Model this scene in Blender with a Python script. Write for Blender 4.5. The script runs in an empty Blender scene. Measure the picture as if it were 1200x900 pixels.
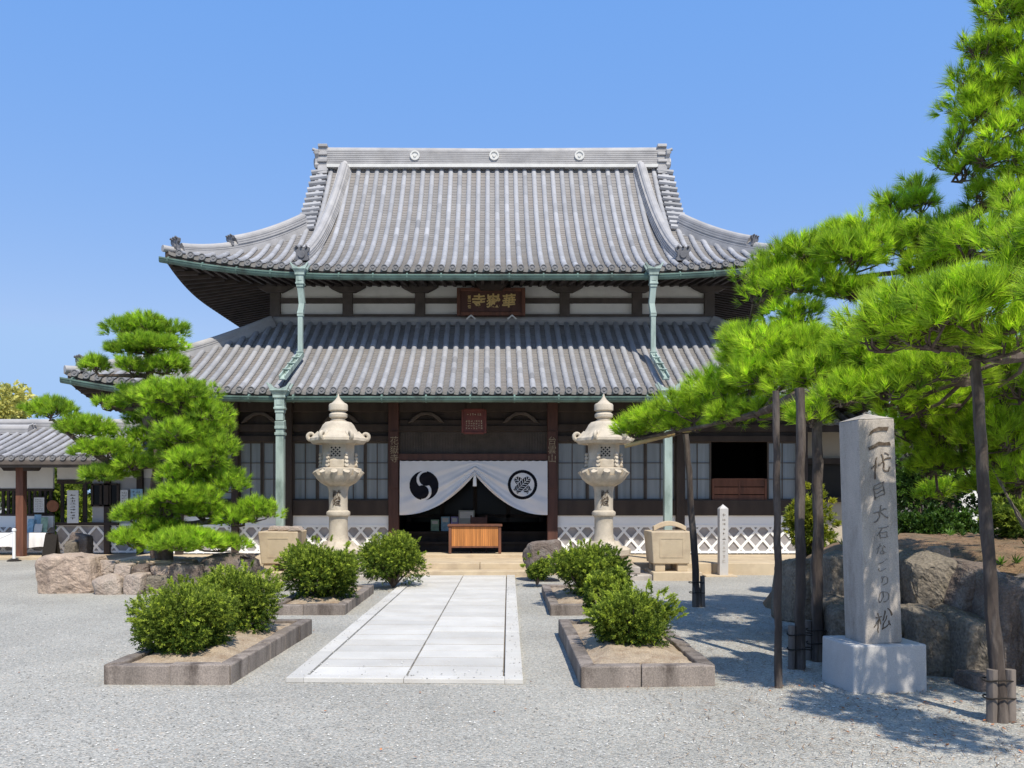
import bpy, bmesh, math, random
import numpy as np
from mathutils import Vector, Matrix
R = math.radians
rng = np.random.default_rng(7)
random.seed(7)
scn = bpy.context.scene
COL = scn.collection

# ------------------------------------------------------------------ camera
F, VX, HY, EYE = 1000.0, 577.0, 580.0, 1.6       # photo is 1200x900, eye 1.6 m above the gravel
cd = bpy.data.cameras.new('camera'); cam = bpy.data.objects.new('camera', cd); COL.objects.link(cam)
cd.sensor_width = 36; cd.lens = 36 * F / 1200
cd.shift_x = (600 - VX) / 1200; cd.shift_y = (HY - 450) / 1200
cd.clip_end = 2000; cd.clip_start = 0.05
cam.location = (0, 0, EYE); cam.rotation_euler = (R(90), 0, 0)
scn.camera = cam

# ------------------------------------------------------------------ light
SUN_EL, SUN_AZ = 55.5, 21.0                      # high, from behind the photographer and to the right
w = bpy.data.worlds.new('World'); scn.world = w; w.use_nodes = True
nt = w.node_tree; bg = nt.nodes['Background']
sky = nt.nodes.new('ShaderNodeTexSky'); sky.sky_type = 'NISHITA'; sky.sun_disc = False
sky.sun_elevation = R(SUN_EL); sky.sun_rotation = R(180 - SUN_AZ)
sky.air_density = 1.0; sky.dust_density = 0.3; sky.ozone_density = 3.0; sky.altitude = 0
hz = nt.nodes.new('ShaderNodeVectorMath'); hz.operation = 'MULTIPLY_ADD'   # deep clear-day blue: sky texture softened towards an even blue
hz.inputs[1].default_value = (.66, .38, .10); hz.inputs[2].default_value = (.33, 1.50, 4.40)
mn = nt.nodes.new('ShaderNodeVectorMath'); mn.operation = 'MINIMUM'; mn.inputs[1].default_value = (2.7, 4.5, 6.5); nt.links.new(sky.outputs[0], mn.inputs[0])
nt.links.new(mn.outputs[0], hz.inputs[0]); nt.links.new(hz.outputs[0], bg.inputs[0]); bg.inputs[1].default_value = 0.142
sd = bpy.data.lights.new('sun', 'SUN'); sd.energy = 4.3; sd.angle = R(0.53); sd.color = (1, .935, .81)
sun = bpy.data.objects.new('sun', sd); COL.objects.link(sun)
sv = Vector((math.sin(R(SUN_AZ)) * math.cos(R(SUN_EL)), -math.cos(R(SUN_AZ)) * math.cos(R(SUN_EL)), math.sin(R(SUN_EL))))
sun.rotation_euler = sv.to_track_quat('Z', 'Y').to_euler()
sun.location = (6, -10, 20)
scn.view_settings.view_transform = 'Standard'; scn.view_settings.look = 'None'
scn.view_settings.exposure = 0.36; scn.view_settings.gamma = 1.0
scn.view_settings.use_curve_mapping = False

# ------------------------------------------------------------------ helpers
def P(px, py, D):                                # photo pixel + depth -> world point
    return Vector(((px - VX) / F * D, D, EYE + (HY - py) / F * D))
def G(px, py):                                   # photo pixel on the ground
    D = EYE * F / (py - HY); return Vector(((px - VX) / F * D, D, 0))

def unit(a): return a/np.maximum(np.linalg.norm(a, axis=-1, keepdims=True), 1e-9)

class MB:
    def __init__(s): s.v = []; s.f = []; s.t = []
    def add(s, vs, fs, tone=.5):
        o = len(s.v); s.v.extend(tuple(p) for p in vs)
        for f in fs: s.f.append(tuple(i + o for i in f)); s.t.append(tone)
    def box(s, x0, x1, y0, y1, z0, z1, tone=.5):
        s.add([(x0,y0,z0),(x1,y0,z0),(x1,y1,z0),(x0,y1,z0),(x0,y0,z1),(x1,y0,z1),(x1,y1,z1),(x0,y1,z1)],
              [(3,2,1,0),(4,5,6,7),(0,1,5,4),(1,2,6,5),(2,3,7,6),(3,0,4,7)], tone); return s
    def hexa(s, b, t, tone=.5):                  # 4 bottom + 4 top points
        s.add(list(b) + list(t), [(3,2,1,0),(4,5,6,7),(0,1,5,4),(1,2,6,5),(2,3,7,6),(3,0,4,7)], tone); return s
    def bar(s, a, b, w, h, up=(0,0,1), tone=.5):
        a = Vector(a); b = Vector(b); d = (b - a).normalized(); up = Vector(up)
        x = d.cross(up)
        if x.length < 1e-4: x = d.cross(Vector((0,1,0)))
        x.normalize(); u = x.cross(d).normalized()
        q = [(-1,-1),(1,-1),(1,1),(-1,1)]
        s.add([a + x*i*w/2 + u*j*h/2 for i,j in q] + [b + x*i*w/2 + u*j*h/2 for i,j in q],
              [(3,2,1,0),(4,5,6,7),(0,1,5,4),(1,2,6,5),(2,3,7,6),(3,0,4,7)], tone); return s
    def tube(s, pts, rad, n=8, cap=True, tone=.5, jit=0.0):
        pts = [Vector(p) for p in pts]
        if not hasattr(rad, '__len__'): rad = [rad] * len(pts)
        vs = []; fs = []; px = None
        for i, p in enumerate(pts):
            d = (pts[min(i+1, len(pts)-1)] - pts[max(i-1, 0)]).normalized()
            if px is None:
                px = d.cross(Vector((0,0,1)))
                if px.length < .1: px = d.cross(Vector((0,1,0)))
            x = (px - d * px.dot(d)).normalized(); px = x; y = d.cross(x)
            for k in range(n):
                a = 2*math.pi*k/n; r = rad[i] * (1 + jit * random.uniform(-1, 1))
                vs.append(p + x*math.cos(a)*r + y*math.sin(a)*r)
        for i in range(len(pts)-1):
            for k in range(n):
                k2 = (k+1) % n
                fs.append((i*n+k, i*n+k2, (i+1)*n+k2, (i+1)*n+k))
        if cap:
            fs.append(tuple(range(n-1, -1, -1))); fs.append(tuple(range((len(pts)-1)*n, len(pts)*n)))
        s.add(vs, fs, tone); return s
    def lathe(s, c, prof, n=24, rot=0.0, tone=.5, wob=None):
        vs = []; fs = []; c = Vector(c)
        for r, z in prof:
            for k in range(n):
                a = 2*math.pi*k/n + rot
                rr = r * (wob(a, z) if wob else 1)
                vs.append(c + Vector((math.cos(a)*rr, math.sin(a)*rr, z)))
        for i in range(len(prof)-1):
            for k in range(n):
                k2 = (k+1) % n
                fs.append((i*n+k, i*n+k2, (i+1)*n+k2, (i+1)*n+k))
        fs.append(tuple(range(n-1, -1, -1))); fs.append(tuple(range((len(prof)-1)*n, len(prof)*n)))
        s.add(vs, fs, tone); return s
    def prism(s, outline, M, d, tone=.5):        # 2d outline extruded d along local z
        n = len(outline)
        s.add([M @ Vector((x, y, 0)) for x, y in outline] + [M @ Vector((x, y, d)) for x, y in outline],
              [tuple(range(n-1, -1, -1)), tuple(range(n, 2*n))] + [(i, (i+1) % n, n+(i+1) % n, n+i) for i in range(n)], tone); return s
    def sweep(s, pts, prof, tone=.5):            # closed profile (u side, v up) along a path
        pts = [Vector(p) for p in pts]; n = len(prof); vs = []; fs = []
        for i, p in enumerate(pts):
            d = pts[min(i+1, len(pts)-1)] - pts[max(i-1, 0)]; d.normalize()
            x = Vector((d.y, -d.x, 0)).normalized(); u = x.cross(d).normalized()
            for a, b in prof: vs.append(p + x*a + u*b)
        for i in range(len(pts)-1):
            for k in range(n):
                k2 = (k+1) % n; fs.append((i*n+k, i*n+k2, (i+1)*n+k2, (i+1)*n+k))
        fs.append(tuple(range(n-1, -1, -1))); fs.append(tuple(range((len(pts)-1)*n, len(pts)*n)))
        s.add(vs, fs, tone); return s
    def build(s, name, m, parent=None, smooth=False, bevel=0, loc=None, fixn=True, subd=0):
        me = bpy.data.meshes.new(name)
        if parent is not None: loc = ORG[parent.name]
        if loc is None: loc = Vector((0,0,0))
        loc = Vector(loc)
        me.from_pydata([(p[0]-loc.x, p[1]-loc.y, p[2]-loc.z) for p in s.v], [], s.f)
        if fixn:
            bm = bmesh.new(); bm.from_mesh(me); bmesh.ops.recalc_face_normals(bm, faces=bm.faces); bm.to_mesh(me); bm.free()
        at = me.attributes.new('tone', 'FLOAT', 'FACE'); at.data.foreach_set('value', s.t)
        if smooth:
            me.polygons.foreach_set('use_smooth', [True]*len(me.polygons)); me.set_sharp_from_angle(angle=R(38))
        me.materials.append(m)
        return link(name, me, parent, loc, bevel, subd)

ORG = {}
def link(name, me, parent, loc, bevel=0, subd=0):
    o = bpy.data.objects.new(name, me); COL.objects.link(o)
    ORG[o.name] = Vector(loc)
    if parent is not None: o.parent = parent
    else: o.location = loc
    if bevel:
        b = o.modifiers.new('bevel', 'BEVEL'); b.width = bevel; b.segments = 2; b.limit_method = 'ANGLE'; b.angle_limit = R(40)
    return o
def tag(o, label=None, cat=None, group=None, kind=None):
    if label: o['label'] = label
    if cat: o['category'] = cat
    if group: o['group'] = group
    if kind: o['kind'] = kind
    return o
def thing(name, label, cat, loc, group=None):
    o = bpy.data.objects.new(name, None); COL.objects.link(o); o.location = loc; o.empty_display_size = .2
    ORG[o.name] = Vector(loc)
    return tag(o, label, cat, group)
def copy_tree(o, parent=None):
    c = o.copy(); COL.objects.link(c)
    ORG[c.name] = ORG[o.name].copy()
    if parent is not None: c.parent = parent
    for ch in list(o.children): copy_tree(ch, c)
    return c
def tri_mesh(name, V, m, parent=None, loc=(0,0,0), tone=None, nv=3):
    """V: (n, nv, 3) array of loose faces"""
    n = len(V); me = bpy.data.meshes.new(name)
    if parent is not None: loc = ORG[parent.name]
    V = V - np.array(loc)[None, None, :]
    me.vertices.add(n*nv); me.loops.add(n*nv); me.polygons.add(n)
    me.vertices.foreach_set('co', V.astype(np.float32).ravel())
    me.loops.foreach_set('vertex_index', np.arange(n*nv, dtype=np.int32))
    me.polygons.foreach_set('loop_start', np.arange(0, n*nv, nv, dtype=np.int32))
    me.update(calc_edges=True)
    if tone is not None:
        at = me.attributes.new('tone', 'FLOAT', 'FACE'); at.data.foreach_set('value', tone.astype(np.float32))
    me.materials.append(m)
    return link(name, me, parent, Vector(loc))

# ------------------------------------------------------------------ materials
def mat(name, base, rough=.7, var=.15, scale=6.0, tone=0.0, bump=0.0, bscale=40.0, dirt=None, dscale=1.5, damt=.5,
        spec=.4, transl=0.0, metal=0.0, stretch=(1,1,1), detail=6, tonecol=None, speck=None, browned=False):
    m = bpy.data.materials.new(name); m.use_nodes = True; t = m.node_tree; N = t.nodes; L = t.links
    p = N['Principled BSDF']; p.inputs['Roughness'].default_value = rough; p.inputs['Specular IOR Level'].default_value = spec
    p.inputs['Metallic'].default_value = metal
    tc = N.new('ShaderNodeTexCoord'); mp = N.new('ShaderNodeMapping'); mp.inputs['Scale'].default_value = stretch
    L.new(tc.outputs['Object'], mp.inputs[0])
    ns = N.new('ShaderNodeTexNoise'); ns.inputs['Scale'].default_value = scale; ns.inputs['Detail'].default_value = detail
    L.new(mp.outputs[0], ns.inputs[0])
    mr = N.new('ShaderNodeMapRange'); mr.inputs['From Min'].default_value = .25; mr.inputs['From Max'].default_value = .75
    mr.inputs['To Min'].default_value = 1 - var; mr.inputs['To Max'].default_value = 1 + var; L.new(ns.outputs[0], mr.inputs[0])
    fac = mr.outputs[0]
    col = None
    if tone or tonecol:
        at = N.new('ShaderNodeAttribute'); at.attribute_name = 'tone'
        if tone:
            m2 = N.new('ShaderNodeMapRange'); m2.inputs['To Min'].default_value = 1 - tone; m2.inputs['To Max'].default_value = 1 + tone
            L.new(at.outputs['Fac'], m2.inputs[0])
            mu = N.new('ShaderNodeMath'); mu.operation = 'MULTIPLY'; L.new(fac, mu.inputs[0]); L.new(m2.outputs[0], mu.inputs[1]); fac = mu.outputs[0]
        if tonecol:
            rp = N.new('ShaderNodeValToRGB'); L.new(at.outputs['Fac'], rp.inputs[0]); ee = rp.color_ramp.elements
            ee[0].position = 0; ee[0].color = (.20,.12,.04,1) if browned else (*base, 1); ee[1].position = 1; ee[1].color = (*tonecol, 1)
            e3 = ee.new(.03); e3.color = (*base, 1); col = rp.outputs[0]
    vm = N.new('ShaderNodeVectorMath'); vm.operation = 'SCALE'
    if col is not None: L.new(col, vm.inputs[0])
    else: vm.inputs[0].default_value = base
    L.new(fac, vm.inputs['Scale']); out = vm.outputs[0]
    if dirt:
        n2 = N.new('ShaderNodeTexNoise'); n2.inputs['Scale'].default_value = dscale; n2.inputs['Detail'].default_value = 8; n2.inputs['Roughness'].default_value = .65
        L.new(mp.outputs[0], n2.inputs[0])
        r2 = N.new('ShaderNodeMapRange'); r2.inputs['From Min'].default_value = .48; r2.inputs['From Max'].default_value = .68
        r2.inputs['To Max'].default_value = damt; L.new(n2.outputs[0], r2.inputs[0])
        mx = N.new('ShaderNodeMix'); mx.data_type = 'RGBA'; L.new(r2.outputs[0], mx.inputs[0]); L.new(out, mx.inputs[6])
        mx.inputs[7].default_value = (*dirt, 1); out = mx.outputs[2]
    if speck:                                    # fine mineral grain
        n3 = N.new('ShaderNodeTexNoise'); n3.inputs['Scale'].default_value = speck[0]; n3.inputs['Detail'].default_value = 2
        L.new(tc.outputs['Object'], n3.inputs[0])
        r3 = N.new('ShaderNodeMapRange'); r3.inputs['From Min'].default_value = .3; r3.inputs['From Max'].default_value = .7
        r3.inputs['To Min'].default_value = 1 - speck[1]; r3.inputs['To Max'].default_value = 1 + speck[1]; L.new(n3.outputs[0], r3.inputs[0])
        v3 = N.new('ShaderNodeVectorMath'); v3.operation = 'SCALE'; L.new(out, v3.inputs[0]); L.new(r3.outputs[0], v3.inputs['Scale']); out = v3.outputs[0]
    L.new(out, p.inputs['Base Color'])
    if bump:
        nb = N.new('ShaderNodeTexNoise'); nb.inputs['Scale'].default_value = bscale; nb.inputs['Detail'].default_value = 5
        L.new(mp.outputs[0], nb.inputs[0])
        bp = N.new('ShaderNodeBump'); bp.inputs['Strength'].default_value = bump; bp.inputs['Distance'].default_value = .02
        L.new(nb.outputs[0], bp.inputs['Height']); L.new(bp.outputs[0], p.inputs['Normal'])
    if transl:
        tr = N.new('ShaderNodeBsdfTranslucent'); L.new(out, tr.inputs[0])
        ms = N.new('ShaderNodeMixShader'); ms.inputs[0].default_value = transl
        L.new(p.outputs[0], ms.inputs[1]); L.new(tr.outputs[0], ms.inputs[2]); L.new(ms.outputs[0], N['Material Output'].inputs[0])
    return m

def gravel_mat():
    m = bpy.data.materials.new('gravel'); m.use_nodes = True; t = m.node_tree; N = t.nodes; L = t.links
    p = N['Principled BSDF']; p.inputs['Roughness'].default_value = .85; p.inputs['Specular IOR Level'].default_value = .25
    tc = N.new('ShaderNodeTexCoord')
    v = N.new('ShaderNodeTexVoronoi'); v.inputs['Scale'].default_value = 80; v.inputs['Randomness'].default_value = 1
    L.new(tc.outputs['Object'], v.inputs[0])
    sep = N.new('ShaderNodeSeparateColor'); L.new(v.outputs['Color'], sep.inputs[0])
    r = N.new('ShaderNodeValToRGB'); e = r.color_ramp.elements
    e[0].position = 0; e[0].color = (.22,.212,.19,1); e[1].position = 1; e[1].color = (.60,.585,.54,1)
    for q, c in ((.25,(.31,.30,.27,1)),(.55,(.39,.378,.34,1)),(.8,(.45,.435,.39,1)),(.93,(.44,.37,.29,1))):
        el = e.new(q); el.color = c
    L.new(sep.outputs[0], r.inputs[0])
    n = N.new('ShaderNodeTexNoise'); n.inputs['Scale'].default_value = .45; n.inputs['Detail'].default_value = 8; n.inputs['Roughness'].default_value = .6
    L.new(tc.outputs['Object'], n.inputs[0])
    mr = N.new('ShaderNodeMapRange'); mr.inputs['From Min'].default_value = .3; mr.inputs['From Max'].default_value = .7
    mr.inputs['To Min'].default_value = .80; mr.inputs['To Max'].default_value = 1.16; L.new(n.outputs[0], mr.inputs[0])
    s = N.new('ShaderNodeVectorMath'); s.operation = 'SCALE'; L.new(r.outputs[0], s.inputs[0]); L.new(mr.outputs[0], s.inputs['Scale'])
    # patches of pale sand between the stones
    n2 = N.new('ShaderNodeTexNoise'); n2.inputs['Scale'].default_value = 1.7; n2.inputs['Detail'].default_value = 9; n2.inputs['Roughness'].default_value = .7
    L.new(tc.outputs['Object'], n2.inputs[0])
    m2 = N.new('ShaderNodeMapRange'); m2.inputs['From Min'].default_value = .56; m2.inputs['From Max'].default_value = .74; m2.inputs['To Max'].default_value = .35
    L.new(n2.outputs[0], m2.inputs[0])
    mx = N.new('ShaderNodeMix'); mx.data_type = 'RGBA'; L.new(m2.outputs[0], mx.inputs[0]); L.new(s.outputs[0], mx.inputs[6]); mx.inputs[7].default_value = (.38,.36,.32,1)
    L.new(mx.outputs[2], p.inputs['Base Color'])
    b = N.new('ShaderNodeBump'); b.inputs['Strength'].default_value = .7; b.inputs['Distance'].default_value = .012; b.invert = True
    L.new(v.outputs['Distance'], b.inputs['Height']); L.new(b.outputs[0], p.inputs['Normal'])
    return m

M = dict(
    gravel=gravel_mat(),
    pave=mat('pale_granite_paving', (.535,.515,.48), .75, .09, 2.5, tone=.10, dirt=(.42,.375,.32), dscale=1.7, damt=.32, bump=.12, bscale=60, speck=(220,.07)),
    joint=mat('joint_sand', (.16,.13,.10), .9, .2, 8),
    tilec=mat('cover_tile', (.305,.307,.325), .62, .12, 2.2, tone=.30, bump=.15, bscale=25, dirt=(.27,.26,.26), dscale=2.2, damt=.45, spec=.45),
    tilep=mat('pan_tile', (.215,.203,.195), .75, .12, 1.8, tone=.14, bump=.15, bscale=30, dirt=(.25,.21,.18), dscale=.8, damt=.4),
    orn=mat('ornament_tile', (.12,.12,.13), .6, .25, 5, bump=.2, bscale=20),
    eavet=mat('eave_disc_tile', (.19,.185,.19), .6, .2, 4, tone=.2, bump=.2, bscale=20),
    tiler=mat('ridge_tile', (.35,.34,.34), .6, .2, 3, tone=.25, bump=.2, bscale=20, dirt=(.42,.40,.38), dscale=2.5, damt=.5),
    mortar=mat('white_mortar', (.62,.61,.58), .8, .1, 6),
    copper=mat('verdigris_copper', (.115,.185,.155), .55, .3, 3, bump=.1, bscale=18, dirt=(.045,.055,.045), dscale=2.2, damt=.85, spec=.4),
    copperp=mat('pale_verdigris', (.33,.41,.375), .6, .25, 4, bump=.1, bscale=18, dirt=(.10,.15,.125), dscale=3.5, damt=.75, stretch=(1,1,.35), spec=.4),
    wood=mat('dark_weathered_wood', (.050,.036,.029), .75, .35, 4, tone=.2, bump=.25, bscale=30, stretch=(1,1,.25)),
    woodg=mat('grey_brown_wood', (.095,.077,.065), .8, .3, 4, tone=.2, bump=.25, bscale=30),
    woodr=mat('red_brown_wood', (.085,.036,.026), .6, .3, 5, bump=.15, bscale=30, stretch=(2,2,.3)),
    woodrust=mat('weathered_red_brown_wood', (.15,.06,.035), .7, .35, 5, tone=.2, bump=.2, bscale=30, stretch=(2,2,.3), dirt=(.05,.03,.025), dscale=3, damt=.7),
    desk=mat('orange_cedar', (.47,.19,.055), .5, .25, 5, tone=.18, bump=.05, bscale=30, stretch=(6,6,.4)),
    plaster=mat('white_plaster', (.84,.81,.75), .85, .06, 1.5, dirt=(.55,.51,.46), dscale=1.1, damt=.4),
    white=mat('white_paint', (.86,.86,.85), .6, .04, 3),
    slate=mat('grey_wall_tile', (.30,.285,.29), .7, .3, 4.5, tone=.15, dirt=(.36,.33,.30), dscale=2, damt=.6),
    glass=mat('curtained_glass', (.26,.285,.30), .25, .22, 1.5, stretch=(6,1,.3), spec=.35),
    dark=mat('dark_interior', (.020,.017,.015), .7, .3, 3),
    blackglass=mat('dark_glass', (.008,.008,.008), .15, .2, 2, spec=.12),
    cloth=mat('white_curtain_cloth', (.85,.84,.85), .9, .04, 3, spec=.1, transl=.15),
    ink=mat('indigo_black_dye', (.012,.012,.017), .9, .2, 6, spec=.1),
    gold=mat('gold_leaf_lettering', (.62,.44,.17), .45, .2, 30, spec=.5),
    worngold=mat('worn_gilt', (.36,.29,.19), .7, .5, 25, dirt=(.09,.04,.03), dscale=18, damt=.9),
    granite=mat('tan_granite', (.50,.435,.345), .85, .16, 5, bump=.25, bscale=60, dirt=(.30,.25,.19), dscale=3.0, damt=.65, speck=(180,.18)),
    sand=mat('beige_sandstone', (.52,.42,.29), .85, .13, 3, bump=.12, bscale=60, dirt=(.36,.27,.19), dscale=2.4, damt=.6, speck=(200,.08)),
    mono=mat('grey_granite', (.425,.38,.335), .85, .14, 5, bump=.3, bscale=90, dirt=(.21,.18,.155), dscale=3.0, damt=.75, stretch=(1.5,1.5,.5), speck=(160,.2)),
    base_st=mat('pale_granite_block', (.50,.48,.46), .8, .06, 5, bump=.15, bscale=90, dirt=(.42,.39,.36), dscale=3, damt=.4, speck=(170,.14)),
    carve2=mat('weathered_carved_lettering', (.17,.145,.12), .9, .4, 40, dirt=(.31,.28,.25), dscale=22, damt=.8),
    carve=mat('dark_carved_lettering', (.085,.06,.04), .9, .5, 40, dirt=(.25,.21,.17), dscale=30, damt=.7),
    rock=mat('tan_boulder', (.40,.31,.245), .9, .25, 3, bump=.9, bscale=34, dirt=(.20,.15,.12), dscale=4, damt=.8, speck=(60,.2)),
    rockp=mat('pinkish_fieldstone', (.37,.30,.25), .9, .25, 3, tone=.0, bump=.9, bscale=34, dirt=(.22,.20,.17), dscale=5, damt=.7, speck=(60,.2)),
    rockd=mat('dark_brown_rock', (.15,.115,.095), .9, .3, 3, bump=1.0, bscale=34, dirt=(.28,.25,.22), dscale=5, damt=.7, speck=(60,.25)),
    rockg=mat('lichen_grey_rock', (.19,.16,.125), .9, .4, 3, bump=1.0, bscale=30, dirt=(.06,.05,.032), dscale=2.6, damt=.85, speck=(40,.3)),
    soil=mat('sandy_soil', (.36,.285,.205), .95, .2, 5, bump=.6, bscale=50, dirt=(.24,.16,.10), dscale=6, damt=.8, speck=(90,.3)),
    litter=mat('earth_with_pine_litter', (.20,.125,.07), .95, .3, 5, bump=.6, bscale=40, dirt=(.10,.09,.05), dscale=3, damt=.8, speck=(70,.35)),
    kerb=mat('stained_kerb_stone', (.22,.185,.16), .9, .3, 4, tone=.25, bump=.35, bscale=50, dirt=(.07,.053,.044), dscale=3.6, damt=.9, stretch=(1.6,1.6,.35), speck=(90,.25)),
    bark=mat('pine_bark', (.105,.075,.058), .95, .45, 9, bump=1.0, bscale=26, stretch=(1,1,.5), dirt=(.20,.165,.14), dscale=9, damt=.6),
    pole=mat('weathered_log', (.062,.047,.039), .9, .4, 12, bump=.8, bscale=30, stretch=(1,1,.22), dirt=(.22,.185,.16), dscale=7, damt=.6),
    stake=mat('grey_stake', (.17,.14,.12), .9, .35, 12, bump=.5, bscale=30, stretch=(1,1,.2)),
    rope=mat('black_palm_rope', (.02,.016,.013), .95, .3, 30),
    bamboo=mat('dry_bamboo', (.47,.33,.15), .5, .2, 8),
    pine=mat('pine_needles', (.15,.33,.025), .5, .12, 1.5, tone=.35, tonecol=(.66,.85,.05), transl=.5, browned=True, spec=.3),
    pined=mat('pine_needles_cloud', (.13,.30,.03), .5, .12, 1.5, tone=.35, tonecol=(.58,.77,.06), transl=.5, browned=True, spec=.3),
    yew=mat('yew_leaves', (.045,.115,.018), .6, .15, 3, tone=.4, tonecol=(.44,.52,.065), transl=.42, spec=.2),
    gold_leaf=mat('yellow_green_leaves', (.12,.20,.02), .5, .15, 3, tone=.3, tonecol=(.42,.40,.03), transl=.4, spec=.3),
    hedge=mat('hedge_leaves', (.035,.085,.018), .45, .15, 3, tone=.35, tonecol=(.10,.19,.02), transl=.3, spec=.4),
    treel=mat('yellowing_tree_leaves', (.32,.36,.09), .6, .15, 1, tone=.3, tonecol=(.68,.62,.20), transl=.4, spec=.3),
    red=mat('red_brown_plaque', (.14,.030,.018), .5, .25, 8, spec=.4),
    paper=mat('white_paper', (.74,.74,.74), .8, .03, 5),
    bluep=mat('blue_leaflet', (.30,.50,.66), .6, .3, 14),
    greenp=mat('green_leaflet', (.30,.45,.35), .6, .35, 14),
    purplep=mat('violet_leaflet', (.35,.32,.62), .6, .35, 14),
    greyp=mat('grey_notice', (.40,.42,.41), .7, .1, 9),
    chain=mat('white_plastic', (.80,.80,.80), .4, .02, 4),
    greyw=mat('grey_panel', (.42,.41,.41), .8, .08, 2),
    cork=mat('wooden_disc', (.26,.10,.045), .6, .25, 9),
    beigew=mat('beige_plaster', (.50,.43,.34), .85, .06, 2),
)

# ------------------------------------------------------------------ text
def text_mb(body, size, Mx, depth=.006, bold=0.0, line=1.0, brush=0.0):
    c = bpy.data.curves.new('txt', 'FONT'); c.body = body; c.size = size; c.align_x = 'CENTER'; c.align_y = 'CENTER'
    c.extrude = depth / 2; c.offset = bold; c.space_line = line; c.resolution_u = 3
    o = bpy.data.objects.new('txt', c); COL.objects.link(o); bpy.context.view_layer.update()
    dg = bpy.context.evaluated_depsgraph_get(); me = bpy.data.meshes.new_from_object(o.evaluated_get(dg))
    if brush:
        bm = bmesh.new(); bm.from_mesh(me); bmesh.ops.triangulate(bm, faces=bm.faces[:])
        for _ in range(2): bmesh.ops.subdivide_edges(bm, edges=[e for e in bm.edges if e.calc_length() > size*.08], cuts=1); bmesh.ops.triangulate(bm, faces=bm.faces[:])
        bm.to_mesh(me); bm.free(); ph = ord(body[0]) % 7
        for v in me.vertices:
            x, y = v.co.x/size, v.co.y/size
            v.co.x += size*brush*(math.sin(y*7+ph)*.05+math.sin(y*17+x*9+ph)*.022) + v.co.y*brush*.10
            v.co.y += size*brush*(math.sin(x*6+ph*2)*.06+math.sin(x*15-y*8)*.022) + v.co.x*brush*.16
    mb = MB(); mb.add([Mx @ v.co for v in me.vertices], [tuple(p.vertices) for p in me.polygons])
    bpy.data.objects.remove(o); bpy.data.curves.remove(c); bpy.data.meshes.remove(me)
    return mb
def FACE(x, y, z, rz=0, tilt=0):                 # text plane facing -Y
    return Matrix.Translation((x, y, z)) @ Matrix.Rotation(rz, 4, 'Z') @ Matrix.Rotation(R(90) + tilt, 4, 'X')
def scribble(mb, x0, x1, z0, z1, y, cols, rows, seed=1, th=.2):
    """illegible small writing: little groups of strokes in columns"""
    r = random.Random(seed); cw = (x1-x0)/cols; rh = (z1-z0)/rows
    for c in range(cols):
        for k in range(rows):
            cx = x0 + (c+.5)*cw; cz = z0 + (k+.5)*rh
            for _ in range(3):
                hz = r.random() < .55; l = r.uniform(.3,.75); a = r.uniform(-.25,.25); b = r.uniform(-.3,.3)
                if hz: mb.box(cx-l*cw/2, cx+l*cw/2, y-.002, y, cz+b*rh-th*rh*.25, cz+b*rh+th*rh*.25)
                else: mb.box(cx+a*cw-th*cw*.25, cx+a*cw+th*cw*.25, y-.002, y, cz-l*rh/2, cz+l*rh/2)

# ------------------------------------------------------------------ ground
mb = MB(); mb.add([(-900,-300,0),(900,-300,0),(900,1500,0),(-900,1500,0)], [(0,1,2,3)])
tag(mb.build('gravel_ground', M['gravel'], fixn=False), kind='structure')
# paved walk: border slabs and two columns of cross slabs, laid in its own skewed frame
pa, pb, pc, pd_ = G(335,800), G(613,802), G(603,672.5), G(487,672.5)
def walk(u, v): return (pa*(1-u) + pb*u)*(1-v) + (pd_*(1-u) + pc*u)*v
path = tag(bpy.data.objects.new('path', None), kind='structure'); COL.objects.link(path); ORG[path.name] = Vector((0,0,0))
mb = MB(); mb.hexa([walk(*q) + Vector((0,0,-.05)) for q in ((0,0),(1,0),(1,1),(0,1))], [walk(*q) + Vector((0,0,.006)) for q in ((.002,.0005),(.998,.0005),(.998,.9995),(.002,.9995))])
mb.build('path_bed', M['joint'], path)
mb = MB()
def slab(u0, u1, v0, v1, z=.03):
    t = random.random(); zz = z + random.uniform(-.002,.002)
    mb.hexa([walk(u0,v0), walk(u1,v0), walk(u1,v1), walk(u0,v1)], [walk(a,b) + Vector((0,0,zz)) for a,b in ((u0,v0),(u1,v0),(u1,v1),(u0,v1))], t)
nv = 27; e0 = .012
for c0, c1 in ((.082,.497),(.505,.915)):
    v = e0 + .004; k = 0
    while v < .985:
        dv = random.choice((.034,.036,.040,.045)); v1 = min(v+dv, .993); slab(c0, c1, v, v1-.0030, .034); v = v1
mb.build('paving_slab', M['pave'], path, bevel=.003)
mb = MB()
for u0, u1 in ((0,.074),(.923,1)):
    v = 0
    while v < .99:
        v1 = min(1, v+.125); slab(u0, u1, v, v1-.0012, .042); v = v1
slab(.0745,.4975,0,e0+.001,.042); slab(.4990,.9225,0,e0+.001,.042)
mb.build('path_border', M['pave'], path, bevel=.005)

# ================================================================== TEMPLE HALL
hall = thing('temple_hall', 'large two-tiered wooden temple hall with sweeping grey tiled roofs', 'temple', (0,19.6,0))
YC = 23.9                                        # centre line (ridge) of the hall

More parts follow.
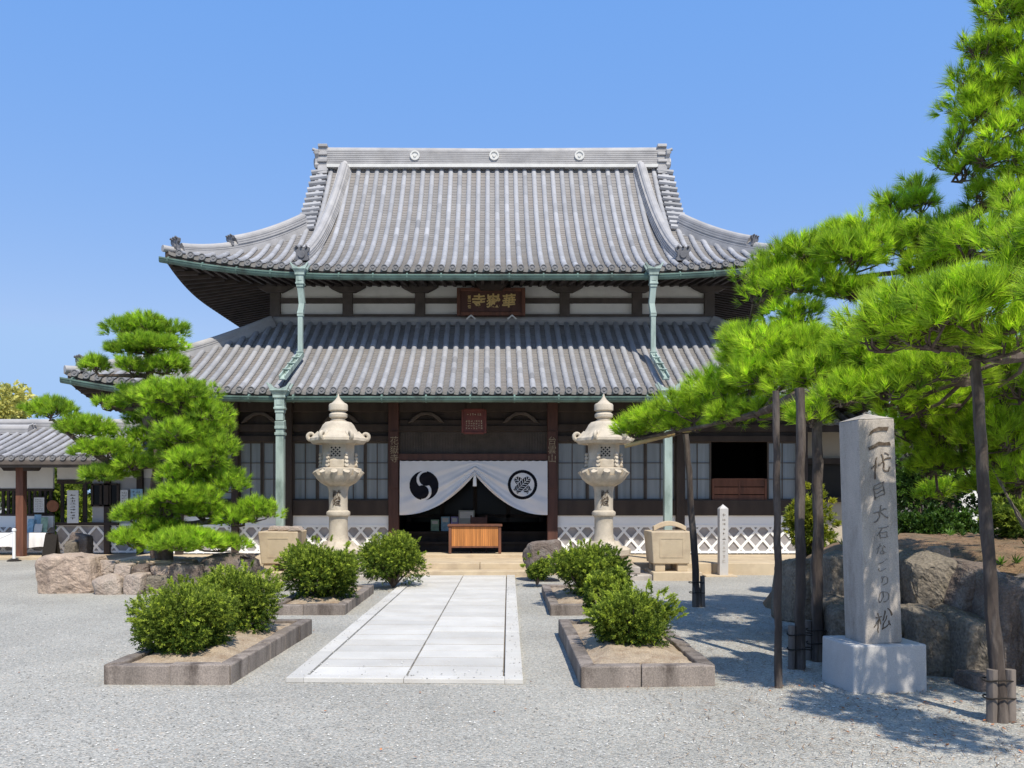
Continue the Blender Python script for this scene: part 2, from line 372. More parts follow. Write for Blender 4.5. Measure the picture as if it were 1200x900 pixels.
def roof_plane(pan, cov, cap, amax, run, z0, rise, A, U, x0, bend, M4, sp, cstep, tstep, r, fine=True):
    def zf(a, b):
        t = min(max(b/run, 0), 1.2); e = max(0, (abs(a)-x0)/(amax-x0))
        return z0 + rise*(A*t + (1-A)*t*t) + U*e**2.6*max(0, 1-t)**1.5
    n = int(amax/sp); rows = [(i+.5)*sp for i in range(-n, n)]
    rows = [a for a in rows if bend(a) > .15]
    W = lambda a, b, dz=0: M4 @ Vector((a, b, zf(a,b)+dz))
    # pan tiles
    edges = [rows[0]-sp] + rows + [rows[-1]+sp]
    for a0, a1 in zip(edges[:-1], edges[1:]):
        bm_ = max(bend(a0), bend(a1)); b = 0.0; K = 4 if fine else 2
        tone = random.random()
        while b < bm_ - .02:
            b1 = min(b+cstep, bm_); tn = min(1, max(0, tone*.5 + random.random()*.5))
            lo = []; hi = []; ri = []
            for k in range(K+1):
                u = k/K; a = a0+(a1-a0)*u; dip = -.03*math.sin(math.pi*u); be = max(bend(a), 0)
                ba, bb = min(b, be), min(b1, be)
                lo.append(W(a, ba, dip+.020)); hi.append(W(a, bb, dip)); ri.append(W(a, ba, dip-.004 if b > 0 else dip-.05))
            for k in range(K):
                pan.add([lo[k], lo[k+1], hi[k+1], hi[k]], [(0,1,2,3)], tn)
                pan.add([ri[k], ri[k+1], lo[k+1], lo[k]], [(0,1,2,3)], tn*.8)
            b = b1
    # round cover tiles
    S = 8 if fine else 5
    for a in rows:
        be = bend(a); b = -.03; base = random.random()
        da = (1 if a < 0 else -1)
        while b < be - .02:
            b1 = min(b+tstep, be); rr0, rr1 = r*1.06, r*.93; tn = random.choice((0,0,1)) if random.random() < .03 else min(1, max(0, .5+.35*(base-.5)+random.gauss(0,.13))); vs = []
            for bb, rr in ((b, rr0), (b1+.01, rr1)):
                for k in range(S+1):
                    th = math.pi*k/S; bx = max(bb, 0)
                    p = M4 @ Vector((a + math.cos(th)*rr, bb, zf(a, bx) + .008 + math.sin(th)*rr*1.05)); vs.append(p)
            fs = [(k, k+1, S+2+k, S+1+k) for k in range(S)] + [tuple(range(S, -1, -1))]
            cov.add(vs, fs, tn); b = b1
        # eave end disc
        if fine:
            rd = r*1.16; n2 = 14; zc = zf(a, 0) + .01; tn = base
            rings = [(rd, .05), (rd, -.005), (rd*.8, -.005), (rd*.76, .008), (rd*.42, .008), (rd*.3, -.006)]
            vs = [M4 @ Vector((a + math.cos(2*math.pi*k/n2)*q, -.05 + o, zc + math.sin(2*math.pi*k/n2)*q)) for q, o in rings for k in range(n2)]
            fs = [(i*n2+k, i*n2+(k+1) % n2, (i+1)*n2+(k+1) % n2, (i+1)*n2+k) for i in range(len(rings)-1) for k in range(n2)]
            fs.append(tuple(range((len(rings)-1)*n2, len(rings)*n2)))
            cap.add(vs, fs, tn)
    return zf

def capped(o, n):                                # the last n faces are the darker round eave ends
    o.data.materials.append(M['eavet']); N_ = len(o.data.polygons); o.data.polygons.foreach_set('material_index', [0]*(N_-n)+[1]*n)

def side_frame(k, hx, hy):                       # k: 0 front 1 right 2 back 3 left; local (a along eave, b inwards)
    if k == 0: return Matrix(((1,0,0,0),(0,1,0,YC-hy),(0,0,1,0),(0,0,0,1)))
    if k == 2: return Matrix(((-1,0,0,0),(0,-1,0,YC+hy),(0,0,1,0),(0,0,0,1)))
    if k == 1: return Matrix(((0,-1,0,hx),(1,0,0,YC),(0,0,1,0),(0,0,0,1)))
    return Matrix(((0,1,0,-hx),(-1,0,0,YC),(0,0,1,0),(0,0,0,1)))

# ---- upper roof
UX, UY, URUN, UZ, URISE, UA, UU = 7.43, 4.6, 4.6, 6.72, 4.05, .40, .40
VERGE = 4.86
pan, cov, cap = MB(), MB(), MB()
for k in range(4):
    am = UX if k in (0,2) else UY
    if k in (0,2): bend = lambda a: (URUN if abs(a) < VERGE else max(0, UX-abs(a)))
    else: bend = lambda a: min(UX-VERGE+.25, max(0, UY-abs(a)))
    zfU_ = roof_plane(pan, cov, cap, am, URUN, UZ, URISE, UA, UU, .30*am, bend, side_frame(k, UX, UY), .257, .085 if k == 0 else .3, .29, .066, k != 2)
    if k == 0: zfU = zfU_
uroof = pan.build('upper_roof', M['tilep'], hall, fixn=False)
def under(parent_o):
    return parent_o
cov.add(cap.v, cap.f); 
capped(cov.build('cover_tile', M['tilec'], uroof, smooth=True), len(cap.f))
# ---- lower roof
LX, LY, LRUN, LZ, LRISE, LA, LU = 8.89, 6.1, 3.5, 3.77, 2.12, .80, .40
pan, cov, cap = MB(), MB(), MB()
for k in range(4):
    am = LX if k in (0,2) else LY
    bend = (lambda a, am=am: min(LRUN, max(0, am-abs(a))))
    zf_ = roof_plane(pan, cov, cap, am, LRUN, LZ, LRISE, LA, LU, .45*am, bend, side_frame(k, LX, LY), .245, .085 if k == 0 else .3, .29, .064, k != 2)
    if k == 0: zfL = zf_
lroof = pan.build('lower_roof', M['tilep'], hall, fixn=False)
cov.add(cap.v, cap.f); 
capped(cov.build('cover_tile', M['tilec'], lroof, smooth=True), len(cap.f))

# ---- ridges
def ridge_prof(w, h, layers, top=True):
    """stacked flat ridge tiles with a round tile on top; (u,v) outline"""
    L = []; 
    for i in range(layers):
        ww = w/2*(1 - .25*i/layers); z0 = h*i/layers; z1 = h*(i+1)/layers
        L += [(ww, z0+.004), (ww, z1-.012), (ww-.02, z1-.012), (ww-.02, z1)]
    ru = w*.30; arc = [(math.cos(math.pi*k/6)*ru, h + math.sin(math.pi*k/6)*ru*.9) for k in range(7)] if top else []
    Rr = [(-a, b) for a, b in reversed(L)]
    return L + arc + Rr
def ridge_top_rings(mb, pts, r, step, lift):
    pts = [Vector(p) for p in pts]
    for p, q in zip(pts[:-1], pts[1:]):
        n = max(1, int((q-p).length/step))
        for i in range(n):
            a = p.lerp(q, i/n) + Vector((0,0,lift)); b = p.lerp(q, (i+.93)/n) + Vector((0,0,lift))
            mb.tube([a, b], [r*1.06, r*.95], 8, tone=random.random())
def oni(mb, c, d, s=1.0):
    """ridge-end ornament: shouldered plate with curled horns, facing direction d"""
    d = Vector(d).normalized(); x = Vector((-d.y, d.x, 0)).normalized(); up = Vector((0,0,1))
    Mx = Matrix((( x.x, up.x, d.x, c[0]), (x.y, up.y, d.y, c[1]), (x.z, up.z, d.z, c[2]), (0,0,0,1)))
    out = [(-.26,0),(.26,0),(.30,.10),(.24,.16),(.24,.34),(.32,.42),(.34,.54),(.27,.58),(.22,.50),(.16,.48),(.13,.60),(.06,.56),(0,.62),(-.06,.56),(-.13,.60),(-.16,.48),(-.22,.50),(-.27,.58),(-.34,.54),(-.32,.42),(-.24,.34),(-.24,.16),(-.30,.10)]
    mb.prism([(a*s, b*s) for a, b in out], Mx, .12*s, .4)
    mb.prism([(math.cos(k*math.pi/6)*.15*s, .24*s+math.sin(k*math.pi/6)*.15*s) for k in range(12)], Mx @ Matrix.Translation((0,0,.12*s-.01)), .07*s, .7)
    for q in (-.2, 0, .2): mb.tube([Mx @ Vector((q*s, .52*s, .0)), Mx @ Vector((q*1.05*s, .60*s, .2*s))], .05*s, 7, tone=.6)
# main ridge
zr = zfU(0, URUN)
mb = MB(); prof = ridge_prof(.42, .50, 9)
mb.sweep([(-4.62,YC,zr-.06),(0,YC,zr-.085),(4.62,YC,zr-.06)], prof)
ridge_top_rings(mb, [(-4.62,YC,zr-.06),(0,YC,zr-.085),(4.62,YC,zr-.06)], .075, .3, .49)
mridge = mb.build('main_ridge', M['tiler'], uroof)
mb = MB(); mb.box(-4.6,4.6,YC-.228,YC+.228,zr-.07,zr+.02); mb.build('ridge_flashing', M['mortar'], uroof)
for X in (-2.15, 0.05, 2.42):
    mb = MB(); n2 = 20; vs = []; y = YC-.20
    for q, o in ((.135,.03),(.135,-.03),(.095,-.03),(.088,-.005),(.05,-.005),(.045,-.03)):
        vs += [(X+math.cos(2*math.pi*k/n2)*q, y+o, zr+.26+math.sin(2*math.pi*k/n2)*q) for k in range(n2)]
    fs = [(i*n2+k, i*n2+(k+1) % n2, (i+1)*n2+(k+1) % n2, (i+1)*n2+k) for i in range(5) for k in range(n2)] + [tuple(range(5*n2, 6*n2))]
    mb.add(vs, fs, .8); mb.build('ridge_crest', M['mortar'], uroof)
for sx in (-1,1):
    mb = MB(); x = sx*4.72
    for i, (w_, h0, h1) in enumerate(((.50,-.20,.02),(.42,.02,.12),(.50,.12,.20),(.38,.20,.32),(.46,.32,.40),(.32,.40,.56),(.42,.56,.64))):
        mb.box(x-.13, x+.13, YC-w_/2, YC+w_/2, zr+h0-.05, zr+h1-.052, random.random())
    oni(mb, (x+sx*.10, YC, zr-.1), (sx,0,0), .9)
    mb.build('ridge_end_ornament', M['tiler'], uroof, bevel=.012)
def front_pt(X, b, dz=0): return Vector((X, YC-UY+b, zfU(X, b)+dz))
def back_pt(X, b, dz=0): return Vector((X, YC+UY-b, zfU(X, b)+dz))
# descending ridges, verge tiles
for fn, sy in ((front_pt,-1),(back_pt,1)):
    for sx in (-1,1):
        mb = MB(); pts = [fn(sx*(4.10+.34*(1-t)), .72 + t*(URUN-.85), .02) for t in np.linspace(0,1,15)]
        mb.sweep(pts, ridge_prof(.34, .20, 4)); ridge_top_rings(mb, pts, .105, .20, .22)
        o = mb.build('descending_ridge', M['tiler'], uroof)
        mb = MB(); q = fn(sx*4.45, .66, .03); oni(mb, q, (0,sy,0), .56); mb.build('ridge_end_ornament', M['orn'], uroof, bevel=.008)
        mb = MB()                                 # verge: tiles turned across the slope edge
        for t in np.arange(2.55, URUN-.1, .17):
            a = fn(sx*(VERGE-.30), t, .09); b = fn(sx*(VERGE+.16), t, .03); mb.tube([a, b], [.07,.085], 8, tone=random.random())
        pts = [fn(sx*(VERGE-.02), t, -.16) for t in np.linspace(2.4, URUN-.1, 10)]
        mb.sweep(pts, [(.05,-.14),(.05,.12),(-.05,.12),(-.05,-.14)])
        mb.build('verge_tile', M['tilec'], uroof, smooth=True)
# gable walls
for sx in (-1,1):
    mb = MB(); xx = sx*(VERGE-.35)
    pts = [(xx, YC-UY+b, zfU(0,b)-.05) for b in np.linspace(2.3, URUN, 9)] + [(xx, YC+UY-b, zfU(0,b)-.05) for b in np.linspace(URUN, 2.3, 9)]
    n = len(pts); mb.add(pts + [(xx-sx*.1, y, z) for _, y, z in pts], [tuple(range(n)), tuple(range(n, 2*n))] + [(i,(i+1) % n, n+(i+1) % n, n+i) for i in range(n)])
    mb.build('gable_wall', M['woodg'], hall)
# hip ridges (two-stepped)
def hip(parent, zf, hx, hy, blen, bend2, w_=.30, h2=.16):
    def low(pr, d): return [(a, b if b > .01 else b-d) for a, b in pr]
    for sx in (-1,1):
        for sy in (-1,1):
            f = lambda b, dz: Vector((sx*(hx-b), YC+sy*(hy-b), zf(hx-b, b)+dz))
            mb = MB(); pts = [f(b, .03) for b in np.linspace(.30, blen, 14)]
            mb.sweep(pts, low(ridge_prof(w_, .13, 3), .16)); ridge_top_rings(mb, pts, .07, .26, .13)
            pts = [f(b, .15) for b in np.linspace(bend2, blen, 10)]
            if h2: mb.sweep(pts, ridge_prof(w_-.02, h2, 3)); ridge_top_rings(mb, pts, .07, .26, h2)
            mb.build('hip_ridge', M['tiler'], parent)
            for b, dz, s in ((.22,-.02,.58),(bend2-.08,.10,.48))[:2 if h2 else 1]:
                mb = MB(); oni(mb, f(b, dz), (sx, sy*1.0, 0), s); mb.build('ridge_end_ornament', M['orn'], parent, bevel=.008)
            mb = MB(); p = f(0,0); mb.tube([f(.30,.04), f(-.02,.05)], [.07,.078], 10); mb.build('corner_tile', M['tiler'], parent, smooth=True)
hip(uroof, zfU, UX, UY, 2.62, 1.25)
hip(lroof, zfL, LX, LY, 3.42, 2.3, .24, 0)
# flashing ridge where lower roof meets the upper wall
mb = MB(); wx, wy = 5.45, YC-21.42
zt = LZ+LRISE
loop = [(-wx-.02,YC-wy-.06),(wx+.02,YC-wy-.06),(wx+.02,YC+wy+.06),(-wx-.02,YC+wy+.06)]
for i in range(4):
    a, b = loop[i], loop[(i+1) % 4]
    mb.sweep([(a[0],a[1],zt-.10),(b[0],b[1],zt-.10)], ridge_prof(.26,.20,5))
mb.build('wall_flashing_tile', M['tiler'], lroof)

# ---- eaves: fascia, soffit boards, rafters
def eave(hx, hy, zf, ov, zin, name):
    board, raft, fas = MB(), MB(), MB()
    for k in range(4):
        M4 = side_frame(k, hx, hy); am = hx if k in (0,2) else hy
        N = 40
        def up(a, b):                             # underside height
            ex = zf(a if k in (0,2) else a*hx/hy, 0) - zf(0, 0)
            return zf(0,0) - .16 + (zin)*(b/ov) + ex*max(0, 1-b/ov)
        aa = np.linspace(-am, am, N+1)
        for i in range(N):
            q = []
            for b in (0.03, ov*.5, ov):
                q.append([M4 @ Vector((max(-(am-b), min(am-b, a)), b, up(a, b))) for a in (aa[i], aa[i+1])])
            for j in range(2):
                board.add([q[j][0], q[j][1], q[j+1][1], q[j+1][0]], [(0,1,2,3)])
            top = [M4 @ Vector((a*(am-.02)/am, .02, up(a,0)+.15)) for a in (aa[i], aa[i+1])]; bot = [M4 @ Vector((a*(am-.02)/am, .02, up(a,0)-.05)) for a in (aa[i], aa[i+1])]
            tb = [M4 @ Vector((a*(am-.10)/am, .10, up(a,0)-.05)) for a in (aa[i], aa[i+1])]
            fas.add([bot[0], bot[1], top[1], top[0]], [(0,1,2,3)]); fas.add([tb[0], tb[1], bot[1], bot[0]], [(0,1,2,3)])
        a = -am + .15
        while a < am - .1:
            bl = min(ov, am-abs(a)-.02)
            if bl > .2:
                p = [M4 @ Vector((a, b, up(a, b)-.05)) for b in (.06, bl)]
                raft.bar(p[0], p[1], .075, .09, tone=random.random())
            a += .235
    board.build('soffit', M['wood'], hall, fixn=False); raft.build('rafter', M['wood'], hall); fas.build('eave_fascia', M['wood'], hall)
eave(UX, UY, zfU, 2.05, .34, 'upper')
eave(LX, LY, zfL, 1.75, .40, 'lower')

# ---- gutters
def gutter(hx, hy, zf, dz):
    mb = MB(); br = MB()
    for k in (0,):
        M4 = side_frame(k, hx+.09, hy+.09); am = hx if k == 0 else hy
        pts = [M4 @ Vector((a, 0, zf(min(abs(a), am)*(1 if k == 0 else hx/hy), 0)+dz)) for a in np.linspace(-am-.05, am+.05, 40)]
        prof = [(math.cos(t)*.10, math.sin(t)*.10) for t in np.linspace(math.pi, 2*math.pi, 9)] + [(.115,.0),(.115,.035),(.07,.035),(.07,0)] 
        prof = [(math.cos(t)*.08, math.sin(t)*.088) for t in np.linspace(math.pi, 2*math.pi, 9)] + [(.092,.0),(.092,.03),(-.092,.03),(-.092,.0)]
        mb.sweep(pts, prof)
        for i in range(0, len(pts)-1, 2):
            c = pts[i].lerp(pts[i+1], .5)
            d = (pts[i+1]-pts[i]).normalized()*.018
            mb.tube([c-d+Vector((0,0,-.012)), c+d+Vector((0,0,-.012))], .088, 10)
    mb.build('gutter', M['copper'], hall, smooth=True)
gutter(UX, UY, zfU, -.20)
gutter(LX, LY, zfL, -.16)

# ---- rainwater heads and pipes
def head(c, w, parent, h=.5):
    x, y, z = c; mb = MB(); q = math.sqrt(2)
    mb.lathe((x,y,z), [(w*.5*q,-h),(w*.5*q,-h*.86),(w*.62*q,-h*.84),(w*.62*q,-h*.76),(w*.55*q,-h*.74),(w*.55*q,-h*.36),(w*.70*q,-h*.33),(w*.70*q,-h*.22),(w*.85*q,-h*.10),(w*1.0*q,-h*.02),(w*1.0*q,0)], 4, math.pi/4)
    for sx in (-1,1):                             # two flaring wings
        out = [(0,-h*.06),(sx*w*.85,-h*.06),(sx*w*1.35,h*.30),(sx*w*1.25,h*.36),(sx*w*.80,h*.16),(0,h*.04)]
        mb.prism(out if sx > 0 else out[::-1], Matrix(((1,0,0,x),(0,0,-1,y-w*.62),(0,1,0,z),(0,0,0,1))), .05)
        mb.prism(out if sx > 0 else out[::-1], Matrix(((1,0,0,x),(0,0,-1,y+w*.68),(0,1,0,z),(0,0,0,1))), .05)
    mb.box(x-w*.3,x+w*.3,y-w*.60,y-w*.50,z-h*.66,z-h*.42)
    return mb.build('rain_head', M['copperp'], parent, bevel=.006)
def sqpipe(mb, a, b, w, ribs=()):
    mb.bar(a, b, w, w, (0,-1,0)); a = Vector(a); b = Vector(b)
    for t in ribs:
        c = a.lerp(b, t); d = (b-a).normalized()*.03; mb.bar(c-d, c+d, w*1.25, w*1.25, (0,-1,0))
for sx, ux, lx in ((-1,352,328),(1,765.5,783)):
    D = 19.15; X = (ux-VX)/F*D; zt = 1.6+(580-316)/F*D
    mb = MB(); w_ = .125
    zb = zfL(X, 1.30) + .26
    p0 = Vector((X,D,zt-.36)); p1 = Vector((X+sx*-.03,D+.05,zt-.75)); p2 = Vector((X,D+.02,zt-.98)); p3 = Vector((X, D+.02, zb))
    sqpipe(mb, p0, p1, w_*1.05); sqpipe(mb, p1, p2, w_); sqpipe(mb, p2, p3, w_*.86, (.0,.04))
    # open channel lying on the lower roof
    X2 = (lx-VX)/F*17.65
    q1 = Vector((X2, 17.85, zfL(X2,.1)+.20)); q0 = Vector((X, 19.2, zb+.02))
    for o in (-.06,.06): mb.bar(q0+Vector((o,0,.03)), q1+Vector((o,0,.03)), .025, .11)
    mb.bar(q0, q1, .12, .03)
    for t in (.05,.3,.55,.8): c = q0.lerp(q1, t); mb.bar(c+Vector((-.08,0,.09)), c+Vector((.08,0,.09)), .07, .02, (0,1,1))
    dp = mb.build('downpipe', M['copperp'], hall, bevel=.006)
    head((X,D,zt), .155, dp, .40)
    D = 17.68; X = X2; zt = 1.6+(580-458)/F*D
    mb = MB(); w_ = .185
    mb.bar((X,D,zt-.45),(X,D,zt-.62), w_*.85, w_*.85, (0,-1,0)); mb.bar((X,D,zt-.62),(X+.0,D+.04,zt-.78), w_*1.02, w_*1.02, (0,-1,0))
    sqpipe(mb, (X,D+.02,zt-.76), (X,D+.02,.82), w_*.88, (.0,.06))
    mb.bar((X,D+.02,.86),(X,D+.02,.24), w_*.72, w_*.72, (0,-1,0))
    dp = mb.build('downpipe', M['copperp'], hall, bevel=.006)
    head((X,D,zt), .185, dp, .46)

# ---- upper walls
def zp(y, D): return 1.6 + (580-y)/F*D
UD = 21.4; bx = [-5.44 + i*1.813 for i in range(7)]
zb_, zt_ = 5.80, 7.02
mb = MB(); mb.box(-5.40,5.40,UD+.06,2*YC-UD-.06,zb_,zt_); mb.build('plaster_wall', M['plaster'], hall)
for i, x in enumerate(bx):
    mb = MB(); mb.box(x-.125, x+.125, UD-.06, UD+.1, zb_, zt_)
    out = [(-.20,0),(.20,0),(.40,.10),(.46,.14),(.46,.30),(-.46,.30),(-.46,.14),(-.40,.10)]
    mb.prism(out, Matrix(((1,0,0,x),(0,0,-1,UD+.02),(0,1,0,6.66),(0,0,0,1))), .16)
    mb.box(x-.08,x+.08,UD-1.0,UD-.05,6.80,6.93)
    mb.build('post', M['woodg'], hall, bevel=.01)
for x in (-5.44, 5.44):
    for y in np.arange(UD+1.6, 2*YC-UD, 1.68):
        mb = MB(); mb.box(x-.08,x+.08,y-.12,y+.12,zb_,zt_); mb.build('post', M['woodg'], hall)
mb = MB()
for z0, z1, d in ((6.41,6.53,.04),(5.95,6.12,.075),(6.86,7.00,.05)):
    for a, b in zip(bx[:-1], bx[1:]): mb.box(a+.128, b-.128, UD-d, UD+.1, z0, z1)
    for sx in (-1,1): mb.box(sx*5.44-.06, sx*5.44+.06, UD+.14, 2*YC-UD, z0, z1)
mb.build('rail', M['woodg'], hall)
mb = MB()                                         # central bracket behind the name board
mb.prism([(-.26,0),(.26,0),(.50,.30),(-.50,.30)], Matrix(((1,0,0,-.02),(0,0,-1,UD-.3),(0,1,0,6.62),(0,0,0,1))), .35); mb.build('bracket', M['wood'], hall)

# ---- stone podium
PZ = .24
podx0, podx1 = -8.0, 7.35
mb = MB()
x = podx0
while x < podx1-.1:
    x1 = min(podx1, x+1.55); mb.box(x+.004, x1-.004, 17.02, 17.55, -.1, PZ, random.random()); x = x1
mb.box(podx0, podx1, 17.55, 30, -.1, PZ-.004)
pod = mb.build('stone_podium', M['sand'], hall, bevel=.012)
mb = MB(); mb.box(-1.75, .72, 16.62, 17.0, -.1, .115); mb.box(-2.4,1.5,18.62,19.3,.2,.30); mb.build('entrance_step', M['sand'], hall, bevel=.012)

# ---- lower facade
FD = 19.6
def X_(px, D=FD): return (px-VX)/F*D
def Z_(py, D=FD): return 1.6 + (580-py)/F*D
zs0, zs1, zw0, zw1 = Z_(604), Z_(586), Z_(586), Z_(518)
ztop = 4.25
def post(px, w_, m='wood', z0=PZ, base=False):
    mb = MB(); x = X_(px); mb.box(x-w_/2, x+w_/2, FD-.16, FD+.06, z0+(.14 if base else 0), ztop)
    o = mb.build('post', M[m], hall, bevel=.012)
    if base:
        mb = MB(); mb.lathe((x,FD-.05,z0-.01), [(w_*.85,0),(w_*.85,.06),(w_*.68,.15)], 4, math.pi/4); mb.build('post_base', M['granite'], o, bevel=.01)
    return o
posts = {}
for px, w_, m, b in ((212,.17,'wood',0),(277,.15,'wood',0),(339,.19,'wood',0),(462,.235,'woodr',1),(647,.235,'woodr',1),(796,.19,'wood',0),(939,.19,'wood',0)):
    posts[px] = post(px, w_, m, PZ, b)
# pale namako skirting with raised white lattice
def clip_seg(x0, x1, z0, z1, c, s):
    """segment of the line z = s*x + c inside the rectangle"""
    pts = []
    for x in (x0, x1):
        z = s*x + c
        if z0-1e-9 <= z <= z1+1e-9: pts.append((x, z))
    for z in (z0, z1):
        x = (z-c)/s
        if x0 < x < x1: pts.append((x, z))
    if len(pts) < 2: return None
    pts.sort(); a, b = pts[0], pts[-1]
    return (a, b) if math.hypot(a[0]-b[0], a[1]-b[1]) > .03 else None
def namako(x0, x1, z0, z1, y, per, parent, wd=.062, slope=1.06, band=None):
    mb = MB(); mb.box(x0, x1, y, y+.08, z0, z1)
    p = mb.build('tile_skirting', M['slate'], parent)
    mb = MB(); d = per*slope
    for s in (slope, -slope):
        lo = z0 - abs(s)*max(abs(x0),abs(x1)) - 2; c = math.floor(lo/d)*d
        while c < z1 + abs(s)*max(abs(x0),abs(x1)) + 2:
            sg = clip_seg(x0, x1, z0, z1, c, s)
            if sg:
                (xa, za), (xb, zb) = sg; off = .001 if s > 0 else 0
                mb.bar((xa,y-.014-off,za),(xb,y-.014-off,zb), .028, wd, (0,0,1))
            c += d
    t = .045
    mb.box(x0,x1,y-.031,y-.001,z1-t*.4,z1+t); mb.box(x0,x1,y-.031,y-.001,z0-.005,z0+t)
    mb.build('white_lattice', M['white'], p)
    if band:
        mb = MB(); mb.box(x0, x1, y-.02, y+.08, z1+t, band); mb.build('plaster_band', M['white'], p)
zn0, zn1 = PZ+.03, Z_(617)
for a, b in ((200,272),(281,334),(344,456),(653,791),(801,934)):
    namako(X_(a), X_(b), zn0, zn1, FD-.03, .335, hall, wd=.055, slope=1.15, band=zs0)
    mb = MB(); mb.box(X_(a), X_(b), FD-.10, FD+.05, zs0, zs1); mb.build('sill_beam', M['wood'], hall, bevel=.01)
# sliding windows
def window(pxa, pxb, parent=hall, y=FD, bars=1, zA=None, zB=None):
    x0, x1 = X_(pxa, y), X_(pxb, y); z0 = zw0 if zA is None else zA; z1 = zw1 if zB is None else zB
    mb = MB(); f = .032
    mb.box(x0,x0+f,y-.03,y+.02,z0,z1); mb.box(x1-f,x1,y-.03,y+.02,z0,z1); mb.box(x0+f,x1-f,y-.03,y+.02,z0,z0+f); mb.box(x0+f,x1-f,y-.03,y+.02,z1-f,z1)
    for k in range(1, bars+1): xm = x0+(x1-x0)*k/(bars+1); mb.box(xm-.008,xm+.008,y-.022,y+.0,z0+f,z1-f)
    for zz in (z0+(z1-z0)*.36, z0+(z1-z0)*.64): mb.box(x0+f,x1-f,y-.018,y+.0,zz-.007,zz+.007)
    w_ = mb.build('window', M['woodg'], parent)
    mb = MB(); mb.box(x0+.02,x1-.02,y+.003,y+.012,z0+.02,z1-.02); mb.build('pane', M['glass'], w_)
k = 0
for a, b in ((214,244),(245,273),(281,307),(308,334),(344,372),(372.3,400),(400.3,428),(428.3,456),(653,688),(688.3,722),(722.3,756),(756.3,791),(801,833),(899,934)):
    window(a, b, y=FD-.005 if k % 2 else FD+.03); k += 1
# reddish boarded hatch with open shutter above it
mb = MB(); x0, x1 = X_(834), X_(898); 
for i in range(3):
    z0 = Z_(588.5)+i*.175; mb.box(x0+.05,x1-.05,FD-.035,FD,z0+.008,z0+.167,random.random())
mb.box(x0,x0+.05,FD-.05,FD+.02,Z_(589),Z_(561)); mb.box(x1-.05,x1,FD-.05,FD+.02,Z_(589),Z_(561)); mb.box(x0+.05,x1-.05,FD-.045,FD+.02,Z_(562.5),Z_(560.5)); mb.box((x0+x1)/2-.02,(x0+x1)/2+.02,FD-.042,FD,Z_(588),Z_(563))
mb.build('hatch_board', M['woodrust'], hall, bevel=.006)
# beams and frieze above windows
for a, b in ((200,334.5),(343.5,456),(653,791.5),(800.5,935)):
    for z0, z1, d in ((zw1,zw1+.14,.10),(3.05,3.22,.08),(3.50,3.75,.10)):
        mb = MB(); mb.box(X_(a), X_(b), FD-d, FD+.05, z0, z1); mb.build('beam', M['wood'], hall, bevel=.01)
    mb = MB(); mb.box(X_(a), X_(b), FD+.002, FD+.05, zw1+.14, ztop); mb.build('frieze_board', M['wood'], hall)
# carved frog-leg struts over the beams
for px in (305,400,500,610,720):
    mb = MB(); mb.prism([(-.42,0),(-.30,.03),(-.15,.16),(0,.20),(.15,.16),(.30,.03),(.42,0),(.30,.14),(.12,.25),(-.12,.25),(-.30,.14)], Matrix(((1,0,0,X_(px)),(0,0,-1,FD-.02),(0,1,0,3.24),(0,0,0,1))), .10)
    mb.build('carved_strut', M['woodg'], hall, bevel=.01)
# entrance bay: lintel, transom, beams
x0, x1 = X_(468), X_(641)
mb = MB(); mb.box(x0,x1,FD-.14,FD+.05,Z_(539.5),Z_(532)); mb.build('lintel', M['woodr'], hall, bevel=.008)
mb = MB(); mb.box(x0,x1,FD-.01,FD+.02,Z_(532),Z_(506))
for x in np.arange(x0+.03, x1, .062): mb.box(x,x+.028,FD-.035,FD-.008,Z_(531.8),Z_(507))
mb.build('transom', M['woodg'], hall)
for z0, z1, d in ((Z_(506),Z_(499),.10),(3.16,3.32,.06),(3.50,3.75,.09)):
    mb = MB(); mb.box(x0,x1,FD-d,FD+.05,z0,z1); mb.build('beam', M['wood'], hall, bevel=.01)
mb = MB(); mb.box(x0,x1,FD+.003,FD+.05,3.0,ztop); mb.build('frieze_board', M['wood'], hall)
# interior shell
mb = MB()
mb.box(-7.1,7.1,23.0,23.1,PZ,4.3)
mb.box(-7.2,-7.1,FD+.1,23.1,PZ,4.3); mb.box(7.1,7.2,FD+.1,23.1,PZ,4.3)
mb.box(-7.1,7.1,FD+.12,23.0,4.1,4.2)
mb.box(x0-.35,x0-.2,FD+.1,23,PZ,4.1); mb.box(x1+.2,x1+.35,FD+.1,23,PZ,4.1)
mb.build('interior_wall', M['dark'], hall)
mb = MB()
mb.box(x0-.2,x1+.2,20.45,23,PZ,.44); mb.box(x0-.2,x1+.2,20.85,23,.44,.66)
mb.box(x0-.2,x1+.2,20.40,20.52,.42,.48); mb.box(x0-.2,x1+.2,20.80,20.98,.64,.71)
mb.build('wooden_step', M['wood'], hall)
mb = MB()
for i in range(5):
    xa = x0 + (x1-x0)*i/4
    mb.box(xa-.05,xa+.05,21.9,22.0,.9,3.2)
mb.box(x0,x1,21.9,22.0,1.02,1.10); mb.box(x0,x1,21.9,22.0,1.95,2.0)
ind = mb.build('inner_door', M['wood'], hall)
mb = MB(); mb.box(x0,x1,21.96,21.97,.9,3.2); mb.build('pane', M['blackglass'], ind)

